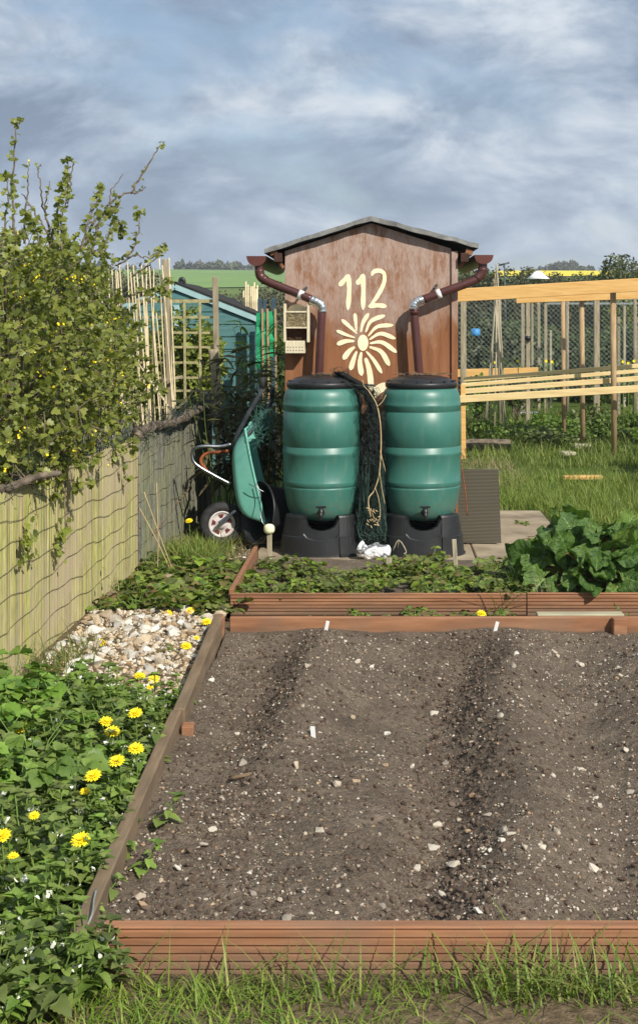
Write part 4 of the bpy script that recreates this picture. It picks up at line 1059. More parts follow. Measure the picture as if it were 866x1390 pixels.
b = MB(); R = np.random.RandomState(6)
for k in range(200):
    y = R.uniform(9.05, 12.0); p = np.array([fence_x(y)+R.randn()*.03, y, fence_top(y)+.0+abs(R.randn())*.03-.03]); pts = [p]; d = unit(R.randn(3)*np.array([.5, 1.2, .5]))
    for i in range(7): d = unit(d+R.randn(3)*.6*np.array([.7, 1, .7])); p = p+d*.03; pts.append(p)
    b.tube(pts, .002, 3, False, False)
tag(b.build('fence_netting', m_['dark_net']), 'black netting rolled along the top edge of the grey reed screen', 'netting'); b = MB()
for k in range(120):
    y = R.uniform(5.0, 9.0); p = np.array([fence_x(y)-.03+R.randn()*.02, y, fence_top(y)+.0+abs(R.randn())*.02-.01]); pts = [p]; d = unit(R.randn(3)*np.array([.5, 1.2, .5]))
    for i in range(7): d = unit(d+R.randn(3)*.6*np.array([.7, 1, .5])); p = p+d*.03; pts.append(p)
    b.tube(pts, .002, 3, False, False)
tag(b.build('fence_netting', m_['dark_net']), 'black netting rolled along the top edge of the bamboo screen', 'netting')
b = MB()
for k in range(46):
    y = R.uniform(7.8, 9.0); x = fence_x(y)-.05; b.tube([(x+R.randn()*.01, y, .80), (x+R.randn()*.02, y+R.randn()*.03, .98+R.rand()*.17)], .0022, 3, False)
    b.tube([(x, y, .92+R.rand()*.15), (x, min(9.1, y+.25), .92+R.rand()*.15)], .0015, 3, False)
tag(b.build('wire_netting', m_['mesh_wire']), 'old wire netting standing up behind the screen beside the fence post', 'netting')

# ================================================================== trellis and canes
YT = 13.2
def tp(px, py): return Vector(at(px, py, YT))
t = thing('trellis', (fx(230, YT), YT, 0), 'weathered square grid trellis panel standing behind the grey screen', 'trellis')
hs = [408, 431, 451, 471, 491.5, 513, 531, 553, 574, 594, 615]; vs = [100, 122, 144, 166, 187, 208, 229, 251, 272, 292]
b = MB()
for i, py in enumerate(hs):
    b2 = MB(); b2.bar(tp(95, py+random.uniform(-1, 1)), tp(296, py+random.uniform(-1, 1)), .012, .022 if i else .034, up=(0, 0, 1)); b2.build('rail', m_['trellis_wood'], t)
for px in vs:
    if px in (229, 292): continue
    b2 = MB(); b2.bar(tp(px+2, 660)+Vector((0, -.016, 0)), tp(px, 408)+Vector((0, -.016, 0)), .024, .012, up=(0, 1, 0)); b2.build('upright', m_['trellis_wood'], t)
b2 = MB(); b2.bar(tp(238, 675)+Vector((0, -.04, 0)), tp(225, 352)+Vector((0, -.04, 0)), .06, .045, up=(0, 1, 0), bev=.005); b2.build('post', m_['grey_post'], t)
b2 = MB(); b2.bar(tp(298, 675)+Vector((0, -.04, 0)), tp(293, 376)+Vector((0, -.04, 0)), .055, .045, up=(0, 1, 0), bev=.005); b2.build('post', m_['grey_post'], t)
b2 = MB(); b2.tube(catmull([tp(291, 474)+Vector((.0, -.085, 0)), tp(294, 500)+Vector((0, -.09, 0)), tp(297, 540)+Vector((0, -.08, 0))], 5), [.05]*5+[.045]*6, 9)
tag(b2.build('old_log', m_['grey_post']), 'rough broken log standing against the end post of the trellis', 'log')
b2 = MB(); b2.bar(tp(180, 524)+Vector((0, -.35, 0)), tp(250, 511)+Vector((0, -.08, 0)), .02, .03, bev=.003); tag(b2.build('grey_stick', m_['grey_post']), 'dark grey stick slanting across the bamboo canes', 'stick')
R = np.random.RandomState(21)
tops = [148, 152.5, 157, 160.5, 163, 173, 177.5, 181, 186, 192, 196, 198, 203, 209.5, 216, 221.5, 229.5, 231, 155, 166, 170, 184, 189, 200, 206, 213, 225, 144, 139, 134, 128]
for i, px in enumerate(tops):
    yb = R.uniform(12.25, 12.7); top = Vector(at(px+R.uniform(-1, 1), R.uniform(350, 372) if i < 18 else R.uniform(372, 440), 13.08-R.rand()*.08))
    bot = Vector(((px+R.uniform(8, 26)-VX)*yb/F, yb, -.02)); mid = (top+bot)/2+Vector((R.randn()*.012, R.randn()*.01, 0)); b = MB()
    b.tube(catmull([bot, mid, top], 4), [.0085, .0085, .008, .008, .0075, .0075, .007, .007, .0065], 6)
    tag(b.build('bamboo_cane', m_['cane']), 'straw coloured bamboo cane leaning upright against the square trellis', 'cane', 'bamboo canes leaning on the trellis')
for q, lab in (((at(172, 470, 12.9), at(236, 562, 12.0)), 'pale cane slanting down across the upright canes by the trellis post'), ((at(158, 530, 11.2), at(184, 576, 10.0)), 'pale cane slanting down behind the join of the screens')):
    b = MB(); b.tube(q, .008, 6); tag(b.build('slanting_cane', m_['cane']), lab, 'cane')

# ================================================================== leafy things
class Plant:
    def __init__(s): s.P = []; s.D = []; s.N = []; s.S = []
    def leaf(s, p, d, n, sz): s.P.append(p); s.D.append(d); s.N.append(n); s.S.append(sz)
    def mesh(s, tmpl): return scatter(tmpl, np.array(s.P), np.array(s.D), np.array(s.N), np.array(s.S))
def leaf_obj(name, tmpl, pl, mat, parent, org=None):
    v, f = pl.mesh(tmpl); return mesh_obj(name, v, f, mat, parent, True, None, org)

def big_shrub():
    R = np.random.RandomState(33)
    t = thing('currant_shrub', (-2.35, 8.0, 0), 'big leafy shrub with small yellow flowers spilling over the bamboo screen', 'shrub')
    st = MB(); pl = Plant(); fl = Plant(); fresh = Plant()
    base = np.array([-2.35, 8.0, 0.0])
    def shoot(p0, d0, L, r0, leaf0=.0, dens=1.0, up=.05, sz=.042, flw=.07, wig=.18):
        n = max(4, int(L/.045)); p = np.array(p0, float); d = unit(d0); pts = [p]
        for i in range(n):
            d = unit(d+R.randn(3)*wig+np.array([0, 0, up])); p = p+d*L/n; pts.append(p)
            u = (i+1)/n
            if u > leaf0:
                for q in range(R.poisson(2.3*dens)):
                    a = unit(R.randn(3)*.9+d*.5+np.array([0, 0, .15])); nn = unit(np.array([.25, -.35, .8])+R.randn(3)*.5)
                    pl.leaf(p+R.randn(3)*.012, a, nn, sz*R.uniform(.55, 1.25))
                if R.rand() < flw: 
                    c = p+R.randn(3)*.02
                    for q in range(R.randint(3, 8)): fl.leaf(c+R.randn(3)*.012, R.randn(3), R.randn(3), R.uniform(.010, .020))
        for q in range(5): pl.leaf(p+R.randn(3)*.008, unit(d+R.randn(3)*.7), unit(R.randn(3)*.5+np.array([0, -.5, .6])), sz*R.uniform(.5, .9))
        st.tube(pts, [max(.0018, r0*(1-.75*i/n)) for i in range(n+1)], 5, False)
        return pts
    # thick stems fan out of the base
    mains = []
    for k in range(30):
        tgt = np.array([R.uniform(-3.1, -1.65), R.uniform(6.6, 9.4), R.uniform(1.3, 2.1)]); b0 = base+R.randn(3)*np.array([.25, .5, 0])
        P = [Vector(b0), Vector(b0*.45+tgt*.55+np.array([0, 0, .12])+R.randn(3)*.08), Vector(tgt)]
        c = catmull(P, 6); st.tube(c, [.016*(1-.6*i/len(c)) for i in range(len(c))], 6); mains.append(c)
    # dense body: short shoots in a lumpy volume bulging over the fence
    def inside(p):
        x, y, z = p; n = float(fbm(x*2.2+5, y*2.0+z*1.7, 12, 3))
        xr = np.interp(z, [.75, .95, 1.15, 1.5, 1.9, 2.15, 2.4], [-1.78, -1.70, -1.60, -1.56, -1.72, -2.0, -2.3]) + n*.42 - max(0, y-8.8)*.12 + (.05 if z < 1.3 else 0)
        zt = np.interp(y, [6, 6.8, 7.6, 8.5, 9.4, 10.2], [1.75, 2.05, 2.25, 2.30, 2.18, 1.9]) + n*.5
        zl = .72 if x < fence_x(y)-.02 else .98+max(0, x-fence_x(y))*1.0 + .35*max(0, y-7.4)
        return x < xr and z < zt and z > zl and x > -3.5 and 5.7 < y < 9.9
    cnt = 0; 
    while cnt < 1500:
        p = np.array([R.uniform(-3.3, -1.35), R.uniform(5.8, 9.9), R.uniform(.72, 2.5)])
        if not inside(p): continue
        # keep those near the visible surface more often
        deep = inside(p+np.array([.35, 0, 0])) and inside(p+np.array([0, -.3, 0])) and inside(p+np.array([0, 0, .3]))
        if deep and R.rand() < .72: continue
        out = unit(np.array([.5, -.35, .45])+R.randn(3)*.6)
        shoot(p-out*.10, out, R.uniform(.16, .36), .004, .05, 1.0, .02, .043, .05); cnt += 1
    # sprays hanging over the screen
    for (px, py, Y, L) in ((60, 590, 6.7, .35), (85, 600, 6.9, .3), (108, 585, 7.1, .5), (104, 600, 7.1, .42), (125, 570, 7.4, .35), (95, 615, 7.0, .3), (30, 600, 6.5, .25), (112, 560, 7.2, .5), (75, 575, 6.8, .4), (140, 560, 7.7, .3), (118, 602, 7.2, .22)):
        p = np.array(at(px, py-30, Y)); p[0] = max(p[0], fence_x(Y)+.02); shoot(p, np.array([.12, -.1, -.75]), L, .004, .05, 1.3, -.08, .04, .12)
    # leaders against the sky
    def leader(pix, Y, dens, r, sz=.036, leaf0=0.0, flw=.0):
        P = catmull([at(x, y, Y+.05*i) for i, (x, y) in enumerate(pix)], 6); st.tube([p+Vector(R.randn(3)*.004) for p in P], [max(.003, r*(1-.7*i/len(P))) for i in range(len(P))], 6)
        for i in range(len(P)-1):
            if i/len(P) < leaf0: continue
            for q in range(R.poisson(1.5*dens)):
                d = unit(R.randn(3)*np.array([1, .6, .6])+np.array([0, -.1, .3])); pl.leaf(np.array(P[i])+R.randn(3)*.01+d*.008, d, unit(R.randn(3)*.5+np.array([.2, -.7, .5])), sz*R.uniform(.6, 1.2))
        if dens > .5:
            for q in range(9): pl.leaf(np.array(P[-1])+R.randn(3)*.012, unit(R.randn(3)+np.array([0, 0, .5])), unit(R.randn(3)*.5+np.array([.2, -.7, .5])), sz*R.uniform(.7, 1.2))
    leader([(27, 345), (19, 300), (18, 250), (20, 205), (24, 162)], 7.8, 1.1, .009)
    leader([(5, 340), (8, 300), (12, 262), (10, 240)], 7.7, 1.6, .007)
    leader([(34, 330), (36, 285), (39, 250), (40, 222)], 7.9, .12, .007)
    leader([(72, 345), (64, 315), (45, 285), (30, 262)], 7.9, .15, .009)
    leader([(70, 315), (60, 285), (56, 255), (53, 233), (56, 222)], 8.0, .3, .007)
    leader([(60, 285), (66, 262), (68, 246)], 8.0, .3, .005)
    leader([(68, 330), (78, 285), (88, 250), (93, 218)], 7.9, 1.4, .008)
    leader([(92, 275), (97, 245), (100, 222), (97, 216)], 7.95, .1, .006)
    leader([(85, 340), (84, 300), (90, 270), (88, 250)], 7.8, 2.0, .007)
    leader([(112, 345), (124, 310), (150, 276), (168, 262), (187, 262), (198, 252)], 8.3, .25, .010, .028)
    leader([(150, 276), (153, 256), (168, 238)], 8.3, .15, .006, .028)
    leader([(178, 262), (196, 232), (210, 208), (219, 196)], 8.4, .55, .008, .022)
    leader([(110, 340), (122, 300), (130, 275), (137, 254)], 8.1, 2.2, .008)
    leader([(126, 345), (135, 300), (150, 290), (162, 277)], 8.2, 2.4, .008)
    leader([(135, 350), (150, 315), (160, 300), (165, 318)], 8.3, 2.2, .007)
    leader([(172, 352), (183, 335), (189, 310), (191, 290)], 8.6, 1.3, .007)
    leader([(160, 360), (180, 348), (205, 350), (222, 338)], 8.8, 1.2, .007, .034)
    leader([(180, 375), (200, 362), (215, 345), (224, 335)], 9.0, .8, .007, .034)
    leader([(200, 410), (215, 395), (230, 380)], 9.0, 1.4, .006, .034)
    leader([(50, 345), (52, 320), (45, 300)], 7.8, 2.0, .006)
    leader([(150, 420), (180, 400), (205, 395), (228, 402)], 9.0, 1.6, .006, .036)
    leader([(150, 460), (170, 455), (185, 448)], 8.9, 2.0, .006, .036)
    leader([(140, 510), (155, 500), (168, 498)], 8.7, 2.0, .006, .036)
    for (px, py, Y) in ((40, 220, 7.9), (152, 346, 8.6)):
        for q in range(8): fl.leaf(np.array(at(px, py, Y))+R.randn(3)*.008, R.randn(3), R.randn(3), .014)
    st.build('stem', m_['bark'], t); leaf_obj('foliage', LOBED, pl, m_['currant_leaf'], t)
    leaf_obj('blossom', QUADL, fl, m_['yellow'], t)
big_shrub()

def bush(name, lab, cat, loc, rad, n, tmpl, mat, sz, seed, group=None, lumps=9, bark='bark', trunk=True, origin_build=False):
    """leafy crown: lumps of leaves round a few stems"""
    R = np.random.RandomState(seed); loc = np.array(loc, float); rad = np.array(rad, float)
    t = thing(name, tuple(loc), lab, cat, group); pl = Plant(); b = MB()
    C = []
    for k in range(lumps):
        d = unit(R.randn(3)*np.array([1, 1, .8])); d[2] = d[2]*.8+.12; C.append((d*rad*R.uniform(.35, .72), R.uniform(.30, .52)))
    cz = np.array([0, 0, rad[2]])
    for c, s_ in C:
        if trunk: 
            q = catmull([Vector(loc+R.randn(3)*np.array([.06, .06, 0])*rad), Vector(loc+(c+cz)*np.array([.4, .4, .6])), Vector(loc+c+cz)], 4); b.tube(q, [.03*rad[2]*(1-.7*i/len(q)) for i in range(len(q))], 5, False)
    per = n//lumps
    for c, s_ in C:
        for i in range(per):
            d = unit(R.randn(3)); r = R.uniform(.35, 1.0)**.5*(1+.35*float(fbm(d[0]*3+c[0]*5, d[1]*3+d[2]*2.3, seed, 3)))
            p = loc+cz+c+d*r*s_*rad
            if p[2] < .03: continue
            pl.leaf(p, unit(d*.6+R.randn(3)*.8), unit(d+R.randn(3)*.5+np.array([0, 0, .5])), sz*R.uniform(.6, 1.35))
    if trunk: b.build('stem', m_[bark], t)
    leaf_obj('foliage', tmpl, pl, m_[mat], t); return t
bush('hedge_shrub', 'bright yellow green shrub growing behind the square trellis', 'shrub', (fx(262, 14.1), 14.05, 0), (.5, .35, 1.0), 8200, OVATE, 'hedge_leaf', .055, 41, None, 18)
bush('hedge_shrub', 'yellow green shrub behind the canes and the trellis', 'shrub', (fx(195, 14.0), 14.05, 0), (.6, .35, 1.0), 6000, OVATE, 'hedge_leaf', .055, 42, None, 16)
bush('dark_shrub', 'dark green shrub behind the big flowering shrub', 'shrub', (-3.9, 12.8, 0), (1.1, .8, 1.1), 2600, OVATE, 'bramble_leaf', .07, 43)

# bamboo-like clump in the shade behind the wheelbarrow
def reed_clump(name, lab, spots, seed, hmin, hmax, mat, lsz, dens=1.0):
    R = np.random.RandomState(seed); pl = Plant(); b = MB(); t = thing(name, (spots[0][0], spots[0][1], 0), lab, 'plant')
    for (x, y, n) in spots:
        for k in range(n):
            p = np.array([x+R.randn()*.13, y+R.randn()*.14, 0]); hgt = R.uniform(hmin, hmax); d = unit(np.array([R.randn()*.10, R.randn()*.10, 1])); pts = [p]
            ns = 9
            for i in range(ns):
                d = unit(d+np.array([R.randn()*.05, R.randn()*.05, 0])); p = p+d*hgt/ns; pts.append(p)
                if i > 1:
                    for q in range(R.poisson(3.2*dens)):
                        a = R.rand()*6.28; pl.leaf(p+R.randn(3)*.012, unit(np.array([math.cos(a), math.sin(a), R.uniform(-.6, .5)])), unit(np.array([0, 0, 1])+R.randn(3)*.35), lsz*R.uniform(.6, 1.3))
            b.tube(pts, [.005*(1-.6*i/ns) for i in range(ns+1)], 4, False)
    b.build('stem', m_['green_stem'], t); leaf_obj('foliage', STRAP, pl, m_[mat], t)
reed_clump('bamboo_plant', 'dark narrow leaved bamboo clump in the shade behind the wheelbarrow', [(fx(322, 11.7), 11.75, 16), (fx(345, 12.1), 12.1, 16), (fx(368, 11.8), 11.8, 12), (fx(308, 12.0), 12.1, 9), (fx(330, 11.2), 11.25, 10)], 51, .85, 1.48, 'bamboo_leaf', .16)
reed_clump('bamboo_plant', 'greener bamboo clump close to the corner of the brown shed', [(fx(378, 12.3), 12.6, 14), (fx(385, 12.4), 12.9, 10)], 52, 1.35, 1.85, 'bramble_leaf', .13)

# ================================================================== teal shed and what stands by it
YS = 15.0
t = thing('teal_shed', (fx(240, YS), YS+1, 0), 'teal painted timber shed with a pale sloping verge beyond the trellis', 'shed')
xl, xr, zap, zev = fx(130, YS), fx(349, YS), fz(389, YS), fz(433, YS); xap = fx(238, YS)
b = MB(); nb = 15
for k in range(nb):
    z0 = k*zap/nb; z1 = (k+1)*zap/nb; zz2 = z1
    def xe(z): return np.interp(z, [zev, zap], [xr-.02, xap+.02]) if z > zev else xr-.02
    def xw(z): return np.interp(z, [zev, zap], [xl+.02, xap-.02]) if z > zev else xl+.02
    v = [(xw(z0), YS-.012, z0), (xe(z0), YS-.012, z0), (xe(z1), YS, z1), (xw(z1), YS, z1), (xw(z0), YS+.004, z0), (xe(z0), YS+.004, z0)]
    b.add(v, [(0, 1, 2, 3), (4, 5, 1, 0)])
b.build('cladding', m_['teal_paint'], t)
b = MB(); b.box((xr-.03, YS+1.0, zev/2), (.02, 1.98, zev)); b.box((xl+.03, YS+1.0, zev/2), (.02, 1.98, zev)); b.box(((xl+xr)/2, YS+2, zev/2), (xr-xl-.04, .02, zev)); b.build('wall', m_['teal_paint'], t)
for (p, q) in (((xap, zap), (xr+.07, zev-.025)), ((xap, zap), (xl-.07, zev-.025))):
    b = MB(); b.bar((p[0], YS-.03, p[1]+.0), (q[0], YS-.03, q[1]), .022, .07, up=(0, 0, 1), bev=.003); b.build('verge_board', m_['teal_trim'], t)
    b = MB(); b.prism([(p[0], p[1]+.04), (q[0], q[1]+.04), (q[0], q[1]+.058), (p[0], p[1]+.058)], (0, 2.1, 0), (0, YS-.05, 0), (1, 0, 0), (0, 0, 1)); b.build('roof', m_['felt_edge'], t)
b = MB(); b.box((xap+.0, YS-.03, (zap-.2)/2+.0), (.11, .02, zap-.22), None, .002); b.build('cover_strip', m_['teal_trim'], t)
b = MB(); b.box((xr-.10, YS-.022, (zev-.1)/2), (.03, .014, zev-.12), None, .002); b.build('corner_batten', m_['teal_paint'], t)
b = MB(); b.tube(catmull([at(244, 389, 15.3), at(245, 380, 15.3), at(248, 378.5, 15.3), at(250, 382, 15.3), at(250, 390, 15.3)], 4), .022, 8); b.build('flue', m_['black_plastic'], t)
# green sheets on stakes
YG = 14.2
t = thing('green_windbreak', (fx(363, YG), YG, 0), 'bright green plastic sheets nailed to stakes beside the teal shed', 'windbreak')
for (x0, x1, y0, y1, sk) in ((348, 361, 424, 500, 2), (359, 365, 422, 503, 5), (364, 375.5, 422, 484, 0)):
    a, c = Vector(at(x0, y1, YG)), Vector(at(x1, y1+sk, YG)); d, e = Vector(at(x1, y0, YG)), Vector(at(x0, y0+1, YG)); b = MB(); h_ = Vector((0, .008, 0)); n_ = 8
    v = []; 
    for i in range(n_+1):
        u = i/n_; p = a.lerp(e, u); q = c.lerp(d, u); w_ = .012*math.sin(i*1.9+x0); v += [p+Vector((0, w_, 0)), q+Vector((0, w_-.02*(i % 2), 0)), p+h_+Vector((0, w_, 0)), q+h_+Vector((0, w_-.02*(i % 2), 0))]
    f = [g for i in range(n_) for g in ((4*i, 4*i+1, 4*i+5, 4*i+4), (4*i+3, 4*i+2, 4*i+6, 4*i+7), (4*i+2, 4*i, 4*i+4, 4*i+6), (4*i+1, 4*i+3, 4*i+7, 4*i+5))]+[(0, 2, 3, 1), (4*n_, 4*n_+1, 4*n_+3, 4*n_+2)]
    b.add(v, f); b.build('green_sheet', m_['green_sheet'], t)
for px in (357.5, 364.5, 375):
    b = MB(); b.bar((fx(px+3, YG), YG-.022, -.05), Vector(at(px-1, 419, YG))+Vector((0, -.022, 0)), .022, .016, up=(0, 1, 0)); b.build('stake', m_['pine_post'], t)
for (x0, x1, y0) in ((350, 356, 405), (357, 362, 407), (368.5, 375, 404)):
    b = MB(); p = at((x0+x1)/2, 430, 14.6); b.box((p[0], 14.6, fz(y0, 14.6)/2), ((x1-x0)*14.6/F, .03, fz(y0, 14.6)), None, .004); tag(b.build('dark_board', m_['slate_blue']), 'upright blue grey board behind the green sheets', 'board', 'upright boards behind the green sheets')
R = np.random.RandomState(61)
for k, px in enumerate((331, 334, 337, 340.5, 343, 345.5, 348, 349.5)):
    b = MB(); Y = 16+R.rand()*.3; b.tube([((px+R.uniform(-1, 1)-VX)*Y/F, Y, 0), at(px, R.uniform(382, 396), Y)], .011, 6); tag(b.build('bamboo_cane', m_['cane']), 'upright cane in the bundle beyond the teal shed roof', 'cane', 'canes bundled beyond the teal shed')

# ================================================================== the pine frame and the plots beyond
YC = 16.6
t = thing('fruit_cage', (fx(740, YC), YC, 0), 'new pine frame with a high beam and four low rails across the next plot', 'timber frame')
def rail(p0, p1, dz, Y, nm, mat, dy=.045, Y1=None):
    a = Vector(at(*p0, Y)); c = Vector(at(*p1, Y1 or Y)); b = MB(); b.bar(a, c, dy, dz, bev=.004); return b.build(nm, m_[mat], t)
rail((585, 403), (960, 381), .165, YC, 'top_beam', 'new_timber')
rail((700, 405), (960, 396), .13, YC+1.1, 'top_beam', 'new_timber')
for i, (l_, r_, yy) in enumerate((((622, 542, .088), (960, 522), YC-.10), ((626, 531.5, .066), (960, 507), YC+.28), ((626, 523, .05), (960, 496), YC+.70), ((629, 515.5, .056), (960, 489), YC+1.1))):
    rail(l_[:2], r_, l_[2], yy, 'low_rail', 'pale_timber')
b = MB(); b.bar((fx(628.5, YC), YC-.05, -.05), at(628, 522, YC-.05), .06, .045, up=(0, 1, 0), bev=.004); b.build('end_post', m_['new_timber'], t)
for px, yb, top, Y, wd in ((790, 574, 398, 17.8, .068), (832.5, 600, 392, 16.75, .075), (764.5, 541, 402, 18.4, .06)):
    b = MB(); b.tube([(fx(px+.5, Y), Y, -.05), at(px-1.0, top, Y)], wd*.5, 10); b.build('post', m_['pine_post'], t)
rail((560, 508), (730, 504), .12, 20.2, 'back_rail', 'new_timber')
# little blocks between the rails
for (px, py, Y) in ((684, 519, YC+.9), (696, 527, YC+.5), (757, 523, YC+.35)): 
    b = MB(); b.box(at(px, py, Y), (.09, .06, .05), None, .004); b.build('packer', m_['pine_post'], t)
# log, plank and rubble in the strip before the frame
b = MB(); b.tube(catmull([(fx(618, 17.3), 17.3, .085), (fx(650, 17.3), 17.3, .09), (fx(692, 17.3), 17.35, .088)], 5), [.085, .088, .082, .086, .09, .084, .086, .083, .082, .083, .08], 12); tag(b.build('fallen_log', m_['bark']), 'brown log lying at the foot of the pine end post', 'log')
b = MB(); b.box((fx(790, 14.2), 14.2, .05), (.42, .12, .04), rotz(.05), .005); tag(b.build('orange_board', m_['new_timber']), 'orange pine board lying in the grass behind the rhubarb', 'plank')
for (px, py, w_, h_, lab) in ((772, 602, .34, .05, 'pale flat stone slab lying in the grass strip'), (790, 612, .22, .06, 'grey block below the pale slab in the grass strip'), (770, 622, .16, .05, 'small white block lowest in the grass strip'), (715, 565, .4, .03, 'white plastic scrap among the leaves behind the log')):
    g = ground_at(px, py); b = MB(); b.box((g[0], g[1], .06), (w_, .2, h_), rotz(random.uniform(-.3, .3)), .012); tag(b.build('stone_slab', m_['pale_plank' if h_ > .03 else 'white_plastic']), lab, 'slab')
# posts of the plots behind
for i, (px, y0, y1, Y, wd, mat, lab) in enumerate((
    (628.5, 408, 512, 19.8, .085, 'grey_post', 'pale thick post close beside the shed trim'),
    (716, 398, 512, 20.5, .062, 'grey_post', 'tall grey post with a dark band right of the cane wigwam'),
    (709, 412, 480, 24, .06, 'grey_post', 'thin grey post close behind the banded post'),
    (731, 412, 495, 25, .05, 'grey_post', 'thin pale post between the banded post and the round pine posts'),
    (740, 412, 495, 24, .055, 'grey_post', 'thicker pale post standing beside the thin one past the banded post'),
    (809, 402, 500, 20.3, .085, 'grey_post', 'lichen pale post behind the two round pine posts'),
    (839, 430, 495, 22, .05, 'grey_post', 'slim grey post just past the tallest round pine post'),
    (865, 430, 510, 22, .05, 'grey_post', 'slim grey post at the picture edge behind the rails'),
    (722, 412, 480, 26, .045, 'grey_post', 'thinnest far post between the netting posts'),
    (747, 448, 486, 26, .04, 'stake_wood', 'short pale stake behind the netting'),
    (847, 415, 432, 26, .045, 'stake_wood', 'short white topped stake above the wire'))):
    x, y, z = at(px, y0, Y); post('plot_post', x, Y, -.05, z, wd, mat, lab, .0, 0)
b = MB(); b.tube([at(716, 456, 20.45), at(716, 462, 20.45)], .045, 10); tag(b.build('post_band', m_['black_plastic']), 'dark band wrapped round the tall grey post', 'band')
# cane wigwam
R = np.random.RandomState(71); YW = 18.6
apex = np.array(at(672, 384, YW))
for k, (px, dy) in enumerate(((655, -.1), (657, .1), (659, .35), (663, .6), (676, .75), (686, .1), (688, -.1), (684, .4), (670, -.5))):
    bt = np.array(((px-VX)*(YW+dy)/F, YW+dy, 0)); d = unit(apex-bt); e = bt+d*(np.linalg.norm(apex-bt)+R.uniform(.05, .32)); e = e+R.randn(3)*.02; b = MB(); b.tube([bt, (bt+e)/2+R.randn(3)*.01, e], .011, 6)
    tag(b.build('wigwam_cane', m_['stake_wood']), 'grey cane of the tied bean wigwam seen under the beam', 'cane', 'canes of the bean wigwam')
b = MB(); b.tube(catmull([apex+np.array([.035*math.cos(a), .035*math.sin(a), .004*a-.02]) for a in np.linspace(0, 12, 16)], 2), .006, 5); tag(b.build('wigwam_tie', m_['dry_stem']), 'twine tied round the top of the bean wigwam', 'twine')
# diamond wire fence
YD = 21.5; x0, x1 = fx(600, YD), fx(960, YD); z0, z1 = .55, fz(403, YD); st_ = .078; b = MB(); hh = z1-z0
for sg in (1, -1):
    u = x0-hh
    while u < x1+hh:
        a = [u, z0]; c = [u+hh, z1]
        if sg < 0: a, c = [u+hh, z0], [u, z1]
        p, q = Vector((a[0], YD+.004*sg, a[1])), Vector((c[0], YD+.004*sg, c[1]))
        if max(a[0], c[0]) > x0 and min(a[0], c[0]) < x1: b.tube([p, q], .0026, 3, False, False)
        u += st_
t = thing('wire_fence', ((x0+x1)/2, YD, 0), 'diamond wire mesh fence across the plots under the beam', 'fence'); b.build('wire_mesh', m_['mesh_wire'], t)
b = MB(); b.tube([(x0, YD, z1), (x1, YD, z1+.02)], .012, 5); b.build('top_wire', m_['mesh_wire'], t)
for px in (598, 678, 770, 862, 950): 
    b = MB(); b.tube([(fx(px, YD), YD+.05, -.05), (fx(px, YD), YD+.05, z1+.05)], .03, 8); b.build('post', m_['grey_post'], t)
b = MB(); b.box((fx(840, 24), 24, fz(405, 24)), (2.6, .05, .05)); b.box((fx(840, 24), 24, fz(412, 24)), (2.6, .05, .035))
tag(b.build('white_rail', m_['mesh_wire']), 'pair of thin pale rails behind the wire fence', 'rail')
# small things far off
b = MB(); b.lathe([(.0, .16), (.07, .14), (.14, .07), (.23, .0), (.22, -.01), (.0, .1)], at(730, 378.5, 26), 20); 
t = thing('white_dome_shade', at(730, 430, 26)[:2]+(0,), 'white domed cover on a pole showing above the pine beam', 'cover'); b.build('dome', m_['shade_cloth'], t)
b = MB(); b.tube([(fx(730, 26), 26, 0), at(730, 372, 26)], .03, 8); b.build('pole', m_['grey_post'], t)
t = thing('pole_aerial', (fx(686, 40), 40, 0), 'thin dark pole with a slanting crossbar on the skyline', 'aerial')
b = MB(); b.tube([(fx(688, 40), 40, 0), at(684, 358, 40)], .022, 6); b.build('mast', m_['steel_dark'], t)
b = MB(); b.tube([at(677, 360, 40), at(691, 356.5, 40)], .03, 6); b.build('crossbar', m_['steel_dark'], t)
b = MB(); b.lathe([(.0, 0), (.085, 0), (.09, .05), (.085, .12), (.06, .14), (.0, .14)], at(645, 456, 25), 16); tag(b.build('blue_drum', m_['blue_plastic']), 'small bright blue drum beyond the cane wigwam', 'drum')
R = np.random.RandomState(77)
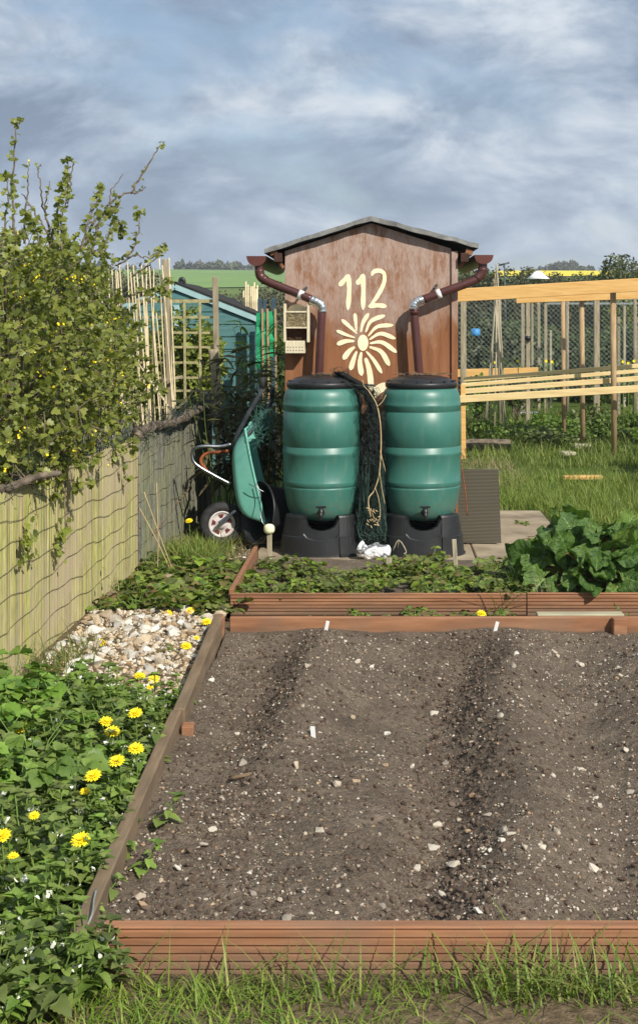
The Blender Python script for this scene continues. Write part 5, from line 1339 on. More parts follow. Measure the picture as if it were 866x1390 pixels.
# ================================================================== prototypes of small plants (made once, then copied with their parts)
def shift(o, v): o.location = v
def proto_nettle(seed, tmpl, mat, flower):
    R = np.random.RandomState(seed)
    t = thing('dead_nettle' if flower else 'cranesbill_plant', (0, 0, 0), 'x', 'plant'); b = MB(); pl = Plant(); fl = Plant()
    if flower:
        for k in range(R.randint(4, 8)):
            p = np.array([R.randn()*.045, R.randn()*.045, 0]); d = unit(np.array([R.randn()*.35, R.randn()*.35, 1])); hgt = R.uniform(.10, .21); n = R.randint(5, 8); pts = [p]; a0 = R.rand()*3
            for i in range(n):
                p = p+d*hgt/n; pts.append(p); d = unit(d+R.randn(3)*.12); u = (i+1)/n
                if u > .25:
                    for q in (0, 1):
                        a = a0+q*math.pi+i*math.pi/2; o = np.array([math.cos(a), math.sin(a), R.uniform(-.35, .25)]); s_ = (.060 if u < .85 else .036)*R.uniform(.7, 1.15)*(1.05-.35*u)
                        pl.leaf(p+unit(o)*.012, o, unit(np.array([0, 0, 1])+R.randn(3)*.25), s_)
                    if .4 < u < .97 and R.rand() < .2:
                        for q in range(5): a = R.rand()*6.28; o = np.array([math.cos(a), math.sin(a), .3]); fl.leaf(p+o*.008+np.array([0, 0, .006]), o+np.array([0, 0, .6]), R.randn(3), R.uniform(.013, .019))
            for q in range(4): a = a0+q*1.57; pl.leaf(p, np.array([math.cos(a), math.sin(a), .5]), np.array([0, 0, 1])+R.randn(3)*.2, R.uniform(.025, .04))
            b.tube(pts, [.0028]*len(pts), 4, False)
        leaf_obj('leaves', HEART, pl, m_[mat], t)
        if fl.P: leaf_obj('blossoms', OVATE, fl, m_['white_petal'], t)
    else:
        for k in range(R.randint(13, 20)):
            a = R.rand()*6.28; r = R.uniform(.03, .15); e = np.array([r*math.cos(a), r*math.sin(a), R.uniform(.07, .19)]); b.tube([(0, 0, 0), tuple(e*np.array([.5, .5, .7])), tuple(e)], .002, 4, False)
            f0 = np.array([math.cos(a), math.sin(a), -.25]); nn = unit(np.array([0, 0, 1])+R.randn(3)*.28); s_ = R.uniform(.05, .085)
            for q, da in enumerate((-1.5, -.75, 0, .75, 1.5)):
                d = np.array([math.cos(a+da), math.sin(a+da), R.uniform(-.25, .05)]); pl.leaf(e, d, nn, s_*(.55 if abs(da) > 1 else .75 if da else .9))
        leaf_obj('leaves', TOOTH, pl, m_[mat], t)
    b.build('stem', m_['green_stem'], t); return t
def proto_strawberry(seed, big=1.0):
    R = np.random.RandomState(seed); t = thing('strawberry_plant', (0, 0, 0), 'x', 'plant'); b = MB(); pl = Plant(); fl = Plant()
    for k in range(R.randint(16, 24)):
        a = R.rand()*6.28; r = R.uniform(.02, .15)*big; e = np.array([r*math.cos(a), r*math.sin(a), R.uniform(.02, .065)*big]); b.tube([(0, 0, 0), tuple(e*np.array([.5, .5, .8])), tuple(e)], .0022, 4, False)
        nn = unit(np.array([0, 0, 1])+R.randn(3)*.35); s_ = R.uniform(.026, .058)*big
        for da in (-1.35, 0, 1.35): pl.leaf(e, np.array([math.cos(a+da), math.sin(a+da), R.uniform(-.2, .25)]), nn, s_*(1 if da == 0 else .9))
    leaf_obj('leaves', TOOTH, pl, m_['strawberry_leaf'], t); b.build('stem', m_['green_stem'], t); return t
def proto_dandelion(seed):
    R = np.random.RandomState(seed); t = thing('dandelion', (0, 0, 0), 'x', 'flower'); hgt = .17
    b = MB(); b.tube(catmull([(0, 0, 0), (.006, .004, hgt*.5), (0, 0, hgt)], 4), .0028, 5, False); b.build('stem', m_['green_stem'], t)
    pl = Plant(); tilt = unit(np.array([.1, -.35, 1.0])); X = unit(np.cross(tilt, [0, 1, 0])); Yv = np.cross(tilt, X)
    for (n, r0, el) in ((22, .029, .12), (20, .025, .5), (16, .019, .95), (10, .011, 1.3)):
        for k in range(n):
            a = k*2*math.pi/n+R.randn()*.1; o = X*math.cos(a)+Yv*math.sin(a); d = o*math.cos(el)+tilt*math.sin(el); pl.leaf(np.array([0, 0, hgt])+o*.003, d, tilt*math.cos(el)-o*math.sin(el)*.8, r0*R.uniform(.9, 1.1))
    h = leaf_obj('flower_head', (STRAP[0]*np.array([2.0, 1, .4]), STRAP[1]), pl, m_['yellow'], t)
    b = MB(); b.lathe([(.0, -.012), (.007, -.010), (.009, -.002), (.0, .001)], (0, 0, hgt), 8); b.build('calyx', m_['green_stem'], h)
    return t
def drop(o):
    for c in list(o.children): drop(c)
    bpy.data.objects.remove(o)
def spread(protos, spots, label, group, zfn=lambda x, y: 0.0, smin=.8, smax=1.2, R=None, tilt=.12):
    first = set()
    for i, (x, y) in enumerate(spots):
        p = protos[R.randint(len(protos))]
        if p.name not in first: c = p; first.add(p.name)
        else: c = copy_tree(p)
        c.location = (x, y, float(zfn(x, y))); s_ = R.uniform(smin, smax); c.scale = (s_, s_, s_*R.uniform(.9, 1.15)); c.rotation_euler = (R.randn()*tilt, R.randn()*tilt, R.rand()*6.28)
        c['label'] = label; c['group'] = group
    for p in protos:
        if p.name not in first: drop(p)
def zland(x, y): return float(land(np.array(x), np.array(y)))
def zpath(x, y): return float(path_h(np.array(x), np.array(y))) if (-1.8 < x < -.86 and 5.6 < y < 8.2) else 0.0

R = np.random.RandomState(101)
def left_edge(y): return -.86 + .0*y
# dead nettles in the near corner, against the side board
sp = []; tries = 0
while len(sp) < 185 and tries < 9000:
    tries += 1; x = R.uniform(-1.72, -.86); y = R.uniform(3.0, 6.0)
    if y > 4.6 and x < -1.2 and R.rand() < .55: continue
    if y > 5.1 and R.rand() < .6: continue
    if y < 3.38 and x > -1.0: continue
    if any((x-a)**2+(y-c)**2 < .062**2 for a, c in sp): continue
    sp.append((x, y))
sp += [(-.83, 3.50), (-.76, 3.47), (-.70, 3.49), (-.80, 3.42), (-.90, 3.36), (-1.0, 3.3)]
spread([proto_nettle(200+i, HEART, 'nettle_leaf', True) for i in range(6)], sp, 'green dead nettle with small white flowers beside the near side board', 'dead nettles along the bed', zland, .75, 1.15, R)
sp = []
while len(sp) < 34:
    x = R.uniform(-1.74, -1.1); y = R.uniform(4.6, 6.1)
    if y > 5.6 and x > -1.3: continue
    if any((x-a)**2+(y-c)**2 < .09**2 for a, c in sp): continue
    sp.append((x, y))
spread([proto_nettle(220+i, TOOTH, 'palm_leaf', False) for i in range(4)], sp, 'leafy green plant with deeply cut leaves at the foot of the bamboo screen', 'cut leaved plants by the screen', zland, .85, 1.25, R)
# strawberries
sp = []; tries = 0
while len(sp) < 56 and tries < 9000:
    tries += 1; x = R.uniform(-.78, 1.0); y = R.uniform(7.98, 9.15)
    if fbm(x*2.6, y*2.6, 55, 3) < R.uniform(-.22, .0): continue
    if any((x-a)**2+(y-c)**2 < .085**2 for a, c in sp): continue
    if R.rand() < .35*(x > .55): continue
    sp.append((x, y))
spread([proto_strawberry(240+i) for i in range(5)], sp, 'low green strawberry plant inside the ribbed decking frame', 'strawberry plants in their bed', lambda x, y: .065, .75, 1.2, R)
# the same sort running wild over the path end
sp = []; tries = 0
while len(sp) < 44 and tries < 5000:
    tries += 1; x = R.uniform(-1.58, -.93); y = R.uniform(7.75, 9.2)
    if any((x-a)**2+(y-c)**2 < .11**2 for a, c in sp): continue
    if y < 8.1 and x > -1.05 and R.rand() < .5: continue
    if y > 8.8 and R.rand() < .5: continue
    sp.append((x, y))
pr_ = [proto_strawberry(250+i, 1.35) for i in range(4)]
for p in pr_: p.name = 'spreading_plant'
spread(pr_, sp, 'leafy green plant spreading over the far end of the flint path', 'plants spreading over the path end', zpath, .7, 1.15, R)
# small weeds between the two beds and on the slabs
sp = [(R.uniform(-.5, .9), R.uniform(7.4, 7.78)) for k in range(26)]+[(R.uniform(.95, 1.9), R.uniform(7.36, 7.55)) for k in range(4)]+[(R.uniform(.7, 1.5), R.uniform(10.3, 12)) for k in range(8)]+[(R.uniform(-1.6, -.92), R.uniform(5.6, 7.9)) for k in range(26)]
pr_ = [proto_strawberry(260+i, .55) for i in range(3)]
for p in pr_: p.name = 'small_weed'
spread(pr_, sp, 'tiny green weed between boards, slabs or flints', 'tiny weeds between boards, slabs and flints', zland, .8, 1.4, R)
# weedy plants hanging on the bamboo screen
for (px, py, Y, lab) in ((38, 738, 6.45, 'small ivy sprig growing through the bamboo screen nearest the camera'), (108, 730, 7.05, 'larger ivy sprig growing through the bamboo screen towards the reed screen'), (154, 800, 7.9, 'thin weed with broad leaves climbing the foot of the screen')):
    pl = Plant(); z = at(px, py, Y)[2]; x = fence_x(Y)+.015
    for k in range(26 if py < 790 else 8):
        p = np.array([x+R.rand()*.05, Y+R.randn()*.05, z+R.randn()*.055 + (0 if py < 790 else R.uniform(-.15, .1))]); pl.leaf(p, unit(np.array([.5, R.randn()*.8, R.randn()*.6-.3])), unit(np.array([1, -.4, .4])+R.randn(3)*.3), R.uniform(.025, .05))
    v, f = pl.mesh(LOBED if py < 790 else OVATE); tag(mesh_obj('ivy_sprig', v, f, m_['currant_leaf'], None, True), lab, 'plant')

# dandelions: where each flower stands in the photo
DAN = [(29, 988), (145, 980), (153, 993), (184, 968), (185, 1016), (159, 1033), (127, 1053), (116, 1074), (110, 1140), (3, 1135), (19, 1163), (47, 1107), (190, 918), (209, 922), (228, 833), (259, 829), (281, 844), (253, 877), (267, 866), (137, 873), (204, 933), (257, 707), (653, 833)]
DL = ['dandelion nearest the foot of the bamboo screen', 'upper dandelion of the pair before the screen gravel', 'larger dandelion just below its pair mate', 'dandelion beside the reddish corner peg', 'dandelion closest to the side board', 'dandelion on a tall stalk over the nettles', 'double headed dandelion in the middle of the nettles', 'small dandelion under the double one', 'single large dandelion lowest among the nettles', 'dandelion cut by the picture edge', 'small dandelion below the one at the picture edge', 'half closed dandelion deep in the nettles',
      'dandelion on the near end of the flint path', 'flat dandelion beside the near flints', 'dandelion at the leafy end of the flint path', 'low dandelion by the leaves at the path end', 'dandelion by the far end of the side board', 'bright dandelion against the middle of the side board', 'small dandelion above the one by the side board', 'dandelion in the grass at the screen foot', 'smallest dandelion before the flints', 'dandelion in the grass by the wheelbarrow wheel', 'single dandelion between the two beds']
pd = proto_dandelion(300)
for i, (px, py) in enumerate(DAN):
    big = py > 940; zz_ = .20 if big else .06 if py > 800 else .2
    if i in (16, 17, 18, 20, 21, 22): zz_ = .07
    if i == 21: zz_ = .22
    g = ground_at(px, py, zz_); c = pd if i == 0 else copy_tree(pd); s_ = zz_/.17; k = (1.0 if i not in (7, 10, 11, 18, 20) else .6)
    c.location = (g[0], g[1], .0); c.scale = (k*.95, k*.95, s_); c.rotation_euler = (0, 0, R.uniform(-.7, .7)); c['label'] = 'yellow '+DL[i]; c['group'] = 'dandelions'
    for ch in c.children:                       # heads keep their round shape however tall the stalk is
        if ch.name.startswith('flower_head'): ch.scale = (1, 1, k/s_); ch.location = (0, 0, .17*(1-k/s_))

# ================================================================== stones and clods
def stone_mesh(name, seed, flat=.6):
    R = np.random.RandomState(seed); bm_v = []; n = 9; V = unit(R.randn(16, 3)); V = V*np.array([1, R.uniform(.6, .95), flat*R.uniform(.7, 1.1)])*(.75+.5*R.rand(16, 1))
    import bmesh
    bm = bmesh.new(); [bm.verts.new(p*.5) for p in V]; r = bmesh.ops.convex_hull(bm, input=bm.verts)
    bmesh.ops.delete(bm, geom=list(set(g for g in r['geom_interior']+r['geom_unused'] if isinstance(g, bmesh.types.BMVert))), context='VERTS')
    bmesh.ops.bevel(bm, geom=list(bm.edges), offset=.045, segments=1, affect='EDGES', clamp_overlap=True)
    me = bpy.data.meshes.new(name); bm.to_mesh(me); bm.free(); me.polygons.foreach_set('use_smooth', [False]*len(me.polygons)); return me
def stones(n, meshes, mat, pick, smin, smax, name, label, group, R):
    for me in meshes:
        if not me.materials: me.materials.append(m_[mat])
    for k in range(n):
        x, y, z = pick(R); s_ = smin*(smax/smin)**(R.rand()**1.7); o = bpy.data.objects.new(name, meshes[R.randint(len(meshes))]); COL.objects.link(o)
        o.location = (x, y, z+s_*.12); o.scale = (s_, s_, s_); o.rotation_euler = (R.randn()*.35, R.randn()*.35, R.rand()*6.28); tag(o, label, 'stone', group)
def stone_mass(name, n, me_list, mat, pick, smin, smax, R, label=None, sink=.1):
    V = []; Fc = []; b0 = 0; data = []
    for me in me_list: data.append((np.array([v.co for v in me.vertices]), [list(p.vertices) for p in me.polygons]))
    for k in range(n):
        v, f = data[R.randint(len(data))]; x, y, z = pick(R); s_ = smin*(smax/smin)**(R.rand()**1.8); a = R.rand()*6.28; ca, sa = math.cos(a), math.sin(a)
        rx = R.randn()*.5; M = np.array([[ca, -sa, 0], [sa, ca, 0], [0, 0, 1]]) @ np.array([[1, 0, 0], [0, math.cos(rx), -math.sin(rx)], [0, math.sin(rx), math.cos(rx)]])
        V.append((v*s_) @ M.T + np.array([x, y, z+s_*sink])); Fc += [[b0+i for i in q] for q in f]; b0 += len(v)
    o = mesh_obj(name, np.concatenate(V), Fc, m_[mat], None, False); o['kind'] = 'stuff'
    if label: tag(o, label, 'gravel')
    return o
SM = [stone_mesh('flint_stone', 400+i) for i in range(10)]; PM = [stone_mesh('soil_pebble', 430+i, .5) for i in range(8)]; TM = [stone_mesh('chip', 450+i, .7) for i in range(5)]
R = np.random.RandomState(120)
def pick_path(R):
    while True:
        y = R.uniform(5.3, 8.1); x = R.uniform(-1.66, -.90)
        if y < 5.9 and R.rand() < .5: continue
        if x < -1.45 and y < 6.6 and R.rand() < .6: continue
        return x, y, zpath(x, y)
stones(300, SM, 'flint_one', pick_path, .028, .12, 'flint_stone', 'angular cream or tan flint stone on the path by the screen', 'flint stones of the path', R)
stone_mass('gravel', 3600, TM, 'flint', pick_path, .012, .045, R, 'small pale flint gravel of the path', .1)
def pick_soil(R):
    while True:
        y = 3.66+3.55*R.rand()**1.25; x = R.uniform(-.79, 1.75)
        if fbm(x*2.2, y*2.2, 31, 3)*1.4 + R.uniform(-.4, .4) < -.08: continue
        if abs(x) > .31*y+.25 and x > 0: continue
        return x, y, float(soil_h(np.array(x), np.array(y)))
stones(300, PM, 'chip_one', pick_soil, .016, .055, 'soil_pebble', 'pale flint pebble lying on the bare soil of the bed', 'pebbles on the bare soil', R)
stone_mass('soil_gravel', 9000, TM, 'chips', pick_soil, .005, .018, R, 'fine pale stone chips scattered over the bare soil', .2)
def pick_clod(R):
    y = 3.66+3.55*R.rand()**1.2; x = R.uniform(-.79, 1.9)
    return x, y, float(soil_h(np.array(x), np.array(y)))
def pick_clod2(R):
    while True:
        x, y, z = pick_clod(R); t = (y-3.5)/3.3; c2 = .40+.30*t
        w_ = math.exp(-((x-(c2-.24))/.16)**2)+.5*math.exp(-((x+.5)/.2)**2)+.16
        if R.rand() < w_: return x, y, z
stone_mass('soil_clods', 15000, TM, 'clod', pick_clod2, .006, .034, R, 'crumbly brown clods of soil covering the bed', .05)
def pick_straw(R): x = R.uniform(-1.7, -.9); y = R.uniform(9.0, 10.4); return x, y, zland(x, y)
stone_mass('rubble', 500, TM, 'flint', pick_straw, .008, .04, R, 'stone chips on the earth before the wheelbarrow', .05)

# ================================================================== grass
def grass(name, label, spots, smin, smax, w_, mat, seed, lean=.9, kind='stuff', cat='grass'):
    R = np.random.RandomState(seed); P = np.array(spots); S = R.uniform(smin, smax, len(P))*(.6+.4*R.rand(len(P)))
    v, f = blades(P, S, lean, w_*(.6+.8*R.rand(len(P))), R); o = mesh_obj(name, v, f, m_[mat], None, True); tag(o, label, cat, None, kind); return o
def area(n, x0, x1, y0, y1, R, keep=lambda x, y: True, clump=None):
    out = []
    while len(out) < n:
        x = R.uniform(x0, x1); y = R.uniform(y0, y1)
        if clump is not None and fbm(x*clump, y*clump, 77, 3) < R.uniform(-.25, .12): continue
        if keep(x, y): out.append((x, y, zland(x, y)-.005))
    return out
R = np.random.RandomState(140)
onslab = lambda x, y: not (.68 < x < 1.52 and y < 11.95) and y > 10.3
sp = area(11000, .66, 5.2, 11.0, 14.4, R, lambda x, y: onslab(x, y) and x < .24*y+.6 and not (x < 1.5 and y < 12.0), 1.1)
sp += area(1600, 1.55, 3.2, 9.0, 11.2, R, lambda x, y: x < .25*y+.3)
grass('grass', 'green grass strip between the slab path and the pine frame', sp, .07, .24, .006, 'grass_blade', 141)
grass('grass', 'short grass at the edge of the strip before the log', area(6000, .66, 5.4, 14.2, 17.4, R, lambda x, y: x < .24*y+.6, 1.4), .03, .11, .007, 'grass_blade', 149)
grass('meadow_grass', 'grass of the plots under and beyond the pine frame', area(9000, 1.1, 7.5, 15.5, 24, R, lambda x, y: x < .25*y+.8, .8), .1, .3, .010, 'grass_blade', 142)
sp = area(520, -1.66, -1.0, 9.2, 10.4, R, lambda x, y: not (x > -1.1 and y < 9.5), 2.5)
for c in ((-1.42, 9.75), (-1.32, 9.65), (-1.2, 9.7), (-1.36, 10.0), (-1.25, 9.5)): sp += [(c[0]+R.randn()*.06, c[1]+R.randn()*.05, 0) for k in range(170)]
for c in ((-1.33, 9.45), (-1.22, 9.35), (-1.42, 9.55)): sp += [(c[0]+R.randn()*.07, c[1]+R.randn()*.04, 0) for k in range(120)]
grass('grass', 'grass tufts before the wheelbarrow wheel', sp, .07, .24, .006, 'grass_blade', 143, 1.1)
sp = []
for c, n in (((-1.52, 6.55), 140), ((-1.58, 6.2), 90), ((-1.5, 6.9), 50), ((-1.62, 8.3), 30)): sp += [(c[0]+R.randn()*.07, c[1]+R.randn()*.12, .02) for k in range(n)]
grass('grass', 'grass at the foot of the bamboo screen beside the flints', sp, .08, .26, .006, 'grass_blade', 144, 1.0)
# tufts in front of the near board
sp = []
for px, n, sd in ((190, 5, .05), (262, 10, .05), (300, 6, .05), (345, 14, .06), (372, 10, .05), (405, 8, .05), (440, 4, .04), (470, 10, .07), (520, 10, .05), (560, 12, .05), (600, 10, .05), (655, 26, .06), (700, 40, .06), (735, 44, .06), (770, 46, .07), (810, 16, .05), (850, 20, .05), (880, 20, .06)):
    x = (px-VX)*3.5/F
    for k in range(int(n*1.0)): sp.append((x+R.randn()*sd, 3.50-abs(R.randn())*.05, -.01))
grass('grass', 'long grass blades growing against the near ribbed board', sp, .08, .25, .0065, 'grass_blade', 145, 1.2)
sp = area(5500, -1.7, 1.4, 3.0, 3.5, R, lambda x, y: True, 2.2)
grass('grass', 'short grass in front of the near ribbed board', sp, .025, .10, .0045, 'grass_blade', 146, 1.5)
grass('grass', 'stray grass blades growing through the dead nettles', area(420, -1.7, -.92, 3.3, 5.8, R, lambda x, y: True, 3.0), .12, .3, .005, 'grass_blade', 150, 1.3)
# dry blades and long wisps
sp = [( .98+R.randn()*.05, 7.98+R.randn()*.05, .06) for k in range(34)]
grass('dry_grass', 'dry pale grass wisps beside the rhubarb at the board joint', sp, .12, .30, .004, 'dry_grass', 147, .9)
sp = [(R.uniform(.68, 1.6), R.uniform(13.2, 16), 0) for k in range(900)]+[(R.uniform(-1.7, -.95), R.uniform(9.2, 10.3), 0) for k in range(260)]
grass('dry_grass', 'dry straw lying about by the log and the wheelbarrow', sp, .06, .30, .004, 'dry_grass', 148, 2.2)
def tuft(label, c, n, smin, smax, w_, seed, lean=.9, sd=.02):
    R = np.random.RandomState(seed); return grass('onion_grass', label, [(c[0]+R.randn()*sd, c[1]+R.randn()*sd, c[2]) for k in range(n)], smin, smax, w_, 'grass_blade', seed, lean, 'thing', 'grass tuft')
tuft('tall green grass tuft at the strawberry board below the ribbed sheet', (.72, 7.80, .0), 9, .18, .40, .010, 151, 1.0)
tuft('thin green blades among the strawberries beside the rhubarb', (.86, 8.2, .06), 6, .2, .42, .006, 152, .8)
# tall dry stalks by the grey screen
b = MB(); 
for (q) in ([(243, 795), (222, 740), (196, 668)], [(232, 775), (214, 735), (190, 690)], [(214, 780), (215, 730), (213, 655)], [(160, 560+200), (158, 700), (172, 640)]):
    b.tube(catmull([at(x, y, 8.9) for x, y in q], 4), .003, 4)
tag(b.build('dry_stalk', m_['dry_stem']), 'tall dry straw stalks leaning on the grey reed screen', 'stalks', kind='stuff')

# ================================================================== rhubarb
def rhubarb():
    R = np.random.RandomState(160); c0 = np.array([1.43, 8.36, .05]); t = thing('rhubarb_plant', tuple(c0), 'big rhubarb plant with large dark crinkled leaves behind the ribbed board', 'rhubarb'); meshes = []
    US = [-1, -.86, -.7, -.53, -.36, -.2, -.022, .022, .2, .36, .53, .7, .86, 1]; nv = len(US); nu = 20
    for s_ in range(8):
        V = []; ph = s_*2.1; asym = R.uniform(-.12, .12); curl = R.uniform(.15, .5); roll = R.uniform(-.25, .35)
        for i in range(nu):
            y = i/(nu-1); wd = .47*math.sin(math.pi*min(1, y*.80+.16))**.6*(1-.12*y)*math.sqrt(max(0, 1-max(0, (y-.72)/.28)**2)) + .01
            for j, u in enumerate(US):
                edge = 1+.05*math.sin(y*11+ph+(1.3 if u > 0 else 0))*abs(u)+.025*math.sin(y*29+ph*3)*abs(u)
                x = u*wd*edge*(1+asym*np.sign(u)); yy = y-.20*abs(u)**1.4*(1-y)**3*2.2+.03*math.sin(u*9+ph)*abs(u)
                ruff = abs(u)**1.7*(.10*math.sin(y*13+ph+(2.6 if u > 0 else 0))+.045*math.sin(y*27+ph*2+u*3))
                vein = .034*math.cos((y-.35*abs(u))*34)*(1-abs(u)*.6)*(1 if abs(u) > .1 else 0)
                V.append((x, yy, roll*abs(u)**1.6*.35 + .05*abs(u) + ruff + vein - curl*y**2.2 + .10*float(fbm(x*6+s_*3, yy*6, 6))))
        fc = []; mi = []
        for i in range(nu-1):
            for j in range(nv-1): fc.append((i*nv+j, i*nv+j+1, (i+1)*nv+j+1, (i+1)*nv+j)); mi.append(1 if US[j] == -.022 else 0)
        meshes.append((np.array(V), fc, mi))
    def leaf(base, tip, d, n, sz, k):
        tv, tf, mi = meshes[k % 8]; v, f = scatter((tv, tf), [tip], [d], [n], [sz]); o = mesh_obj('leaf', v, f, [m_['rhubarb_leaf'], m_['rhubarb_rib']], t, True, mi, tip)
        lay = o.data.uv_layers.new(name='UVMap'); vi = np.zeros(len(o.data.loops), dtype=np.int32); o.data.loops.foreach_get('vertex_index', vi)
        uvs = np.stack([np.array(US)[vi % nv], (vi//nv)/(nu-1)], 1).astype(np.float32); lay.data.foreach_set('uv', uvs.ravel())
        b = MB(); base = Vector(base); tp_ = Vector(tip); b.tube(catmull([base, base.lerp(tp_, .55)+Vector((0, 0, .04)), tp_+Vector((0, 0, -.006))], 6), [.014*(1-.5*i/13) for i in range(13)], 7); b.build('stalk', m_['red_stalk'], o)
    spec = []
    for k in range(112):
        a = R.uniform(0, 2*math.pi); r = .06+.46*R.rand()**.7; hgt = (.44-.36*(r/.52)**1.6)*R.uniform(.8, 1.15)
        spec.append((a, r, hgt, R.uniform(.13, .25)))
    for (a, r, hgt, sz) in ((-2.75, .46, .20, .30), (-1.75, .42, .16, .30), (-1.2, .46, .16, .30), (-1.5, .30, .30, .32), (-2.2, .42, .28, .27), (-.8, .5, .22, .30), (2.6, .30, .46, .26), (1.9, .2, .52, .25), (-2.0, .2, .46, .28), (-.4, .55, .26, .30), (.2, .5, .36, .30), (-.6, .3, .40, .30), (-1.45, .50, .15, .28), (-1.9, .50, .13, .26), (-1.05, .55, .14, .27), (-2.4, .52, .12, .28)): spec.append((a, r, hgt, sz))
    for i, (a, r, hgt, sz) in enumerate(spec):
        sz = min(sz*.86, .205); hgt = min(hgt, .36)
        tip = c0+np.array([r*math.cos(a)*1.05, r*math.sin(a)*.75, hgt]); base = c0+np.array([.08*math.cos(a), .08*math.sin(a), -.02])
        out = np.array([math.cos(a), math.sin(a), 0]); steep = max(-.35, min(1.5, (hgt-.20)*3.0)); d = unit(out*.8+np.array([0, 0, steep])+R.randn(3)*.35); n = unit(np.array([.15, -.55, .75])+out*.5+R.randn(3)*.38)
        leaf(base, tip, d, n, sz, i)
rhubarb()

# ================================================================== low growth beyond, hedges, trees
def proto_bush(name, seed, n, tmpl, mat, sz, rad, lumps=8):
    return bush(name, 'x', 'bush', (0, 0, 0), rad, n, tmpl, mat, sz, seed, None, lumps)
def place(protos, items, group):
    used = set()
    for i, (x, y, s_, lab) in enumerate(items):
        p = protos[i % len(protos)]
        c = p if p.name not in used else copy_tree(p); used.add(p.name)
        c.location = (x, y, zland(x, y)-.05); c.rotation_euler = (0, 0, i*2.4); c.scale = s_ if isinstance(s_, tuple) else (s_, s_, s_); c['label'] = lab; c['group'] = group
R = np.random.RandomState(170)
it = []
for k in range(34):
    y = R.uniform(16.4, 20.5); x = R.uniform(1.25, .235*y+.3)
    if (x < 2.3 and y < 17.9) or (2.3 < x < 3.3 and y < 18.6 and R.rand() < .7): y += 1.9
    it.append((x, y, (R.uniform(.7, 1.4), R.uniform(.8, 1.4), R.uniform(.5, 1.2)), 'low leafy bramble under the pine rails'))
place([proto_bush('bramble', 171+i, 420, OVATE, 'bramble_leaf', .055, (.34, .34, .21), 5) for i in range(4)], it, 'brambles under the pine rails')
it = [(R.uniform(2.9, 3.6), R.uniform(13.6, 15.5), R.uniform(.8, 1.2), 'leafy weed at the picture edge behind the rhubarb') for k in range(8)]+[(2.35, 9.6, .9, 'leafy weed at the picture edge behind the rhubarb'), (2.5, 10.4, 1.0, 'leafy weed at the picture edge behind the rhubarb'), (2.75, 11.6, 1.1, 'leafy weed at the picture edge behind the rhubarb')]
place([proto_bush('tall_weed', 181+i, 380, OVATE, 'bramble_leaf', .05, (.26, .26, .30), 6) for i in range(2)], it, 'weeds at the edge behind the rhubarb')
# hedges in the middle distance, both sides
it = []
for k in range(22): 
    y = R.uniform(27, 36); x = (R.uniform(600, 900)-VX)*y/F; it.append((x, y, (1.1, .9, R.uniform(.75, 1.05)), 'dark green hedge bush behind the diamond wire fence'))
place([proto_bush('hedge_bush', 191+i, 3200, OVATE, 'dark_leaf', .09, (1.25, .9, 1.05), 10) for i in range(4)], it, 'dark hedge behind the wire fence')
it = []
for k, (px, y, s_) in enumerate(((640, 52, 1.0), (668, 58, .95), (700, 60, .9), (735, 62, 1.0), (770, 60, .95), (800, 55, .95), (835, 50, 1.05), (868, 48, .98), (900, 46, 1.0), (652, 75, 1.1), (715, 80, 1.05), (757, 82, 1.0), (815, 75, 1.0), (685, 70, .9), (785, 78, .9), (850, 62, 1.2))):
    it.append(((px-VX)*y/F, y, (s_*1.2, s_, s_*1.12), 'bushy tree in the belt below the yellow field'))
for k, (px, y, s_) in enumerate(((244, 62, .8), (262, 58, .75), (280, 60, .7), (300, 55, .75), (318, 60, .75), (336, 57, .8), (352, 60, .8), (372, 55, .85), (392, 60, .9), (215, 60, 1.0), (180, 58, 1.1), (140, 60, 1.1), (90, 60, 1.1), (40, 60, 1.2), (-10, 60, 1.2))):
    it.append(((px-VX)*y/F, y, (s_*1.2, s_, s_*1.12), 'brownish hedge tree below the green pasture'))
def two(items, lab): return [q for q in items if q[3] == lab]
place([proto_bush('hedge_tree', 201+i, 4200, OVATE, 'olive_leaf', .115, (1.7, 1.3, 1.75), 10) for i in range(4)], two(it, 'bushy tree in the belt below the yellow field'), 'trees below the yellow field')
place([proto_bush('hedge_tree', 211+i, 3000, OVATE, 'hill_tree', .115, (1.7, 1.3, 1.7), 10) for i in range(3)], two(it, 'brownish hedge tree below the green pasture'), 'hedge trees below the pasture')
it = []
for k in range(34):
    px = R.uniform(236, 345) if k < 22 else R.uniform(-40, 230); y = R.uniform(446, 470); it.append(((px-VX)*y/F, y, (R.uniform(.7, 1.5), 1, R.uniform(.6, 1.35)), 'small tree on the skyline above the pasture'))
place([proto_bush('skyline_tree', 221+i, 420, OVATE, 'hill_tree', .8, (2.4, 2.0, 1.75), 7) for i in range(3)], it, 'trees on the pasture skyline')
it = []
for k in range(26):
    px = R.uniform(735, 805) if k < 13 else R.uniform(640, 730) if k < 18 else R.uniform(800, 960); y = R.uniform(455, 480); it.append(((px-VX)*y/F, y, (R.uniform(.8, 1.4), 1, (R.uniform(.8, 1.5) if k < 13 else R.uniform(.3, .55))), 'small tree on the skyline above the yellow field'))
place([proto_bush('skyline_tree', 231+i, 420, OVATE, 'hill_tree', .8, (2.4, 2.0, 1.75), 7) for i in range(3)], it, 'trees on the yellow field skyline')
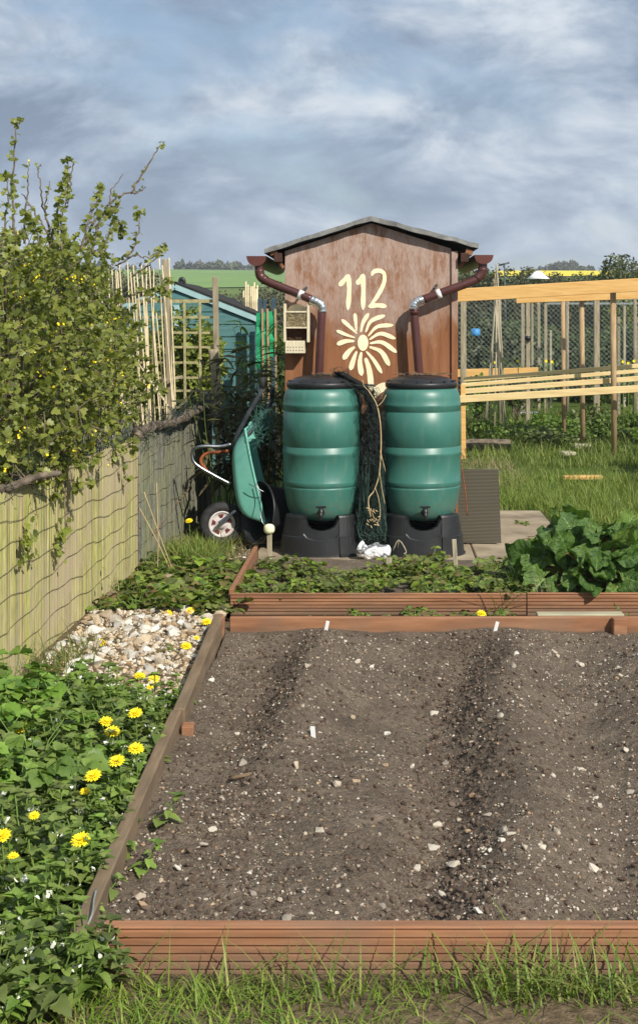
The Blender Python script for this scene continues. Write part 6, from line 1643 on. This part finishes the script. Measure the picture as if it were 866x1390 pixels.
# loose bare shrub by the picture edge over the beam, and growth beyond the teal shed
bush('garden_bush', 'light green twiggy bush rising over the pine beam at the picture edge', 'bush', (fx(872, 30), 30, 0), (.9, .8, 1.5), 2600, OVATE, 'hedge_leaf', .05, 245)
bush('garden_bush', 'leafy bush between the green sheets and the brown shed', 'bush', (fx(384, 15.2), 15.4, 0), (.34, .4, .85), 1400, OVATE, 'bramble_leaf', .06, 246)
bush('garden_bush', 'small bush with pale leaves behind the cane wigwam', 'bush', (fx(645, 20), 19.8, 0), (.35, .3, .5), 700, OVATE, 'bramble_leaf', .06, 247)
bush('garden_bush', 'leafy bush in the plot behind the banded post', 'bush', (fx(700, 22.8), 22.8, 0), (.8, .5, .55), 1100, OVATE, 'bramble_leaf', .07, 248)
bush('garden_bush', 'leafy bush in the plot behind the lichen pale post', 'bush', (fx(800, 23), 23, 0), (.9, .5, .5), 1100, OVATE, 'bramble_leaf', .07, 249)
# daffodils beyond the rails
b = MB()
it = [(672, 492), (741, 490), (749, 491), (702, 490), (845, 491), (852, 493), (860, 490)]
for i, (px, py) in enumerate(it):
    Y = 19.2; p = at(px, py, Y); t = thing('daffodil', (p[0], Y, 0), 'small yellow daffodil standing beyond the low rails', 'flower', 'daffodils beyond the rails')
    b = MB(); b.tube([(p[0], Y, 0), (p[0]+.01, Y, p[2])], .006, 4); b.build('stem', m_['green_stem'], t); pl = Plant()
    for k in range(7): a = k*2*math.pi/6; pl.leaf(np.array(p), unit(np.array([math.cos(a), -.4, math.sin(a)])), np.array([0, -1, .2]), .026)
    leaf_obj('flower_head', OVATE, pl, m_['yellow'], t)

# ================================================================== air between here and the hills
n = NT('haze'); n.t.nodes.remove(n.b); v_ = n.n('VolumePrincipled'); v_.inputs['Color'].default_value = (.80, .88, 1.0, 1); v_.inputs['Density'].default_value = .0006; v_.inputs['Anisotropy'].default_value = .1
n.l(v_.outputs[0], n.out.inputs['Volume'])
b = MB(); b.box((0, 1480, 15), (1500, 3060, 70)); o = b.build('haze', n.m); tag(o, kind='stuff')
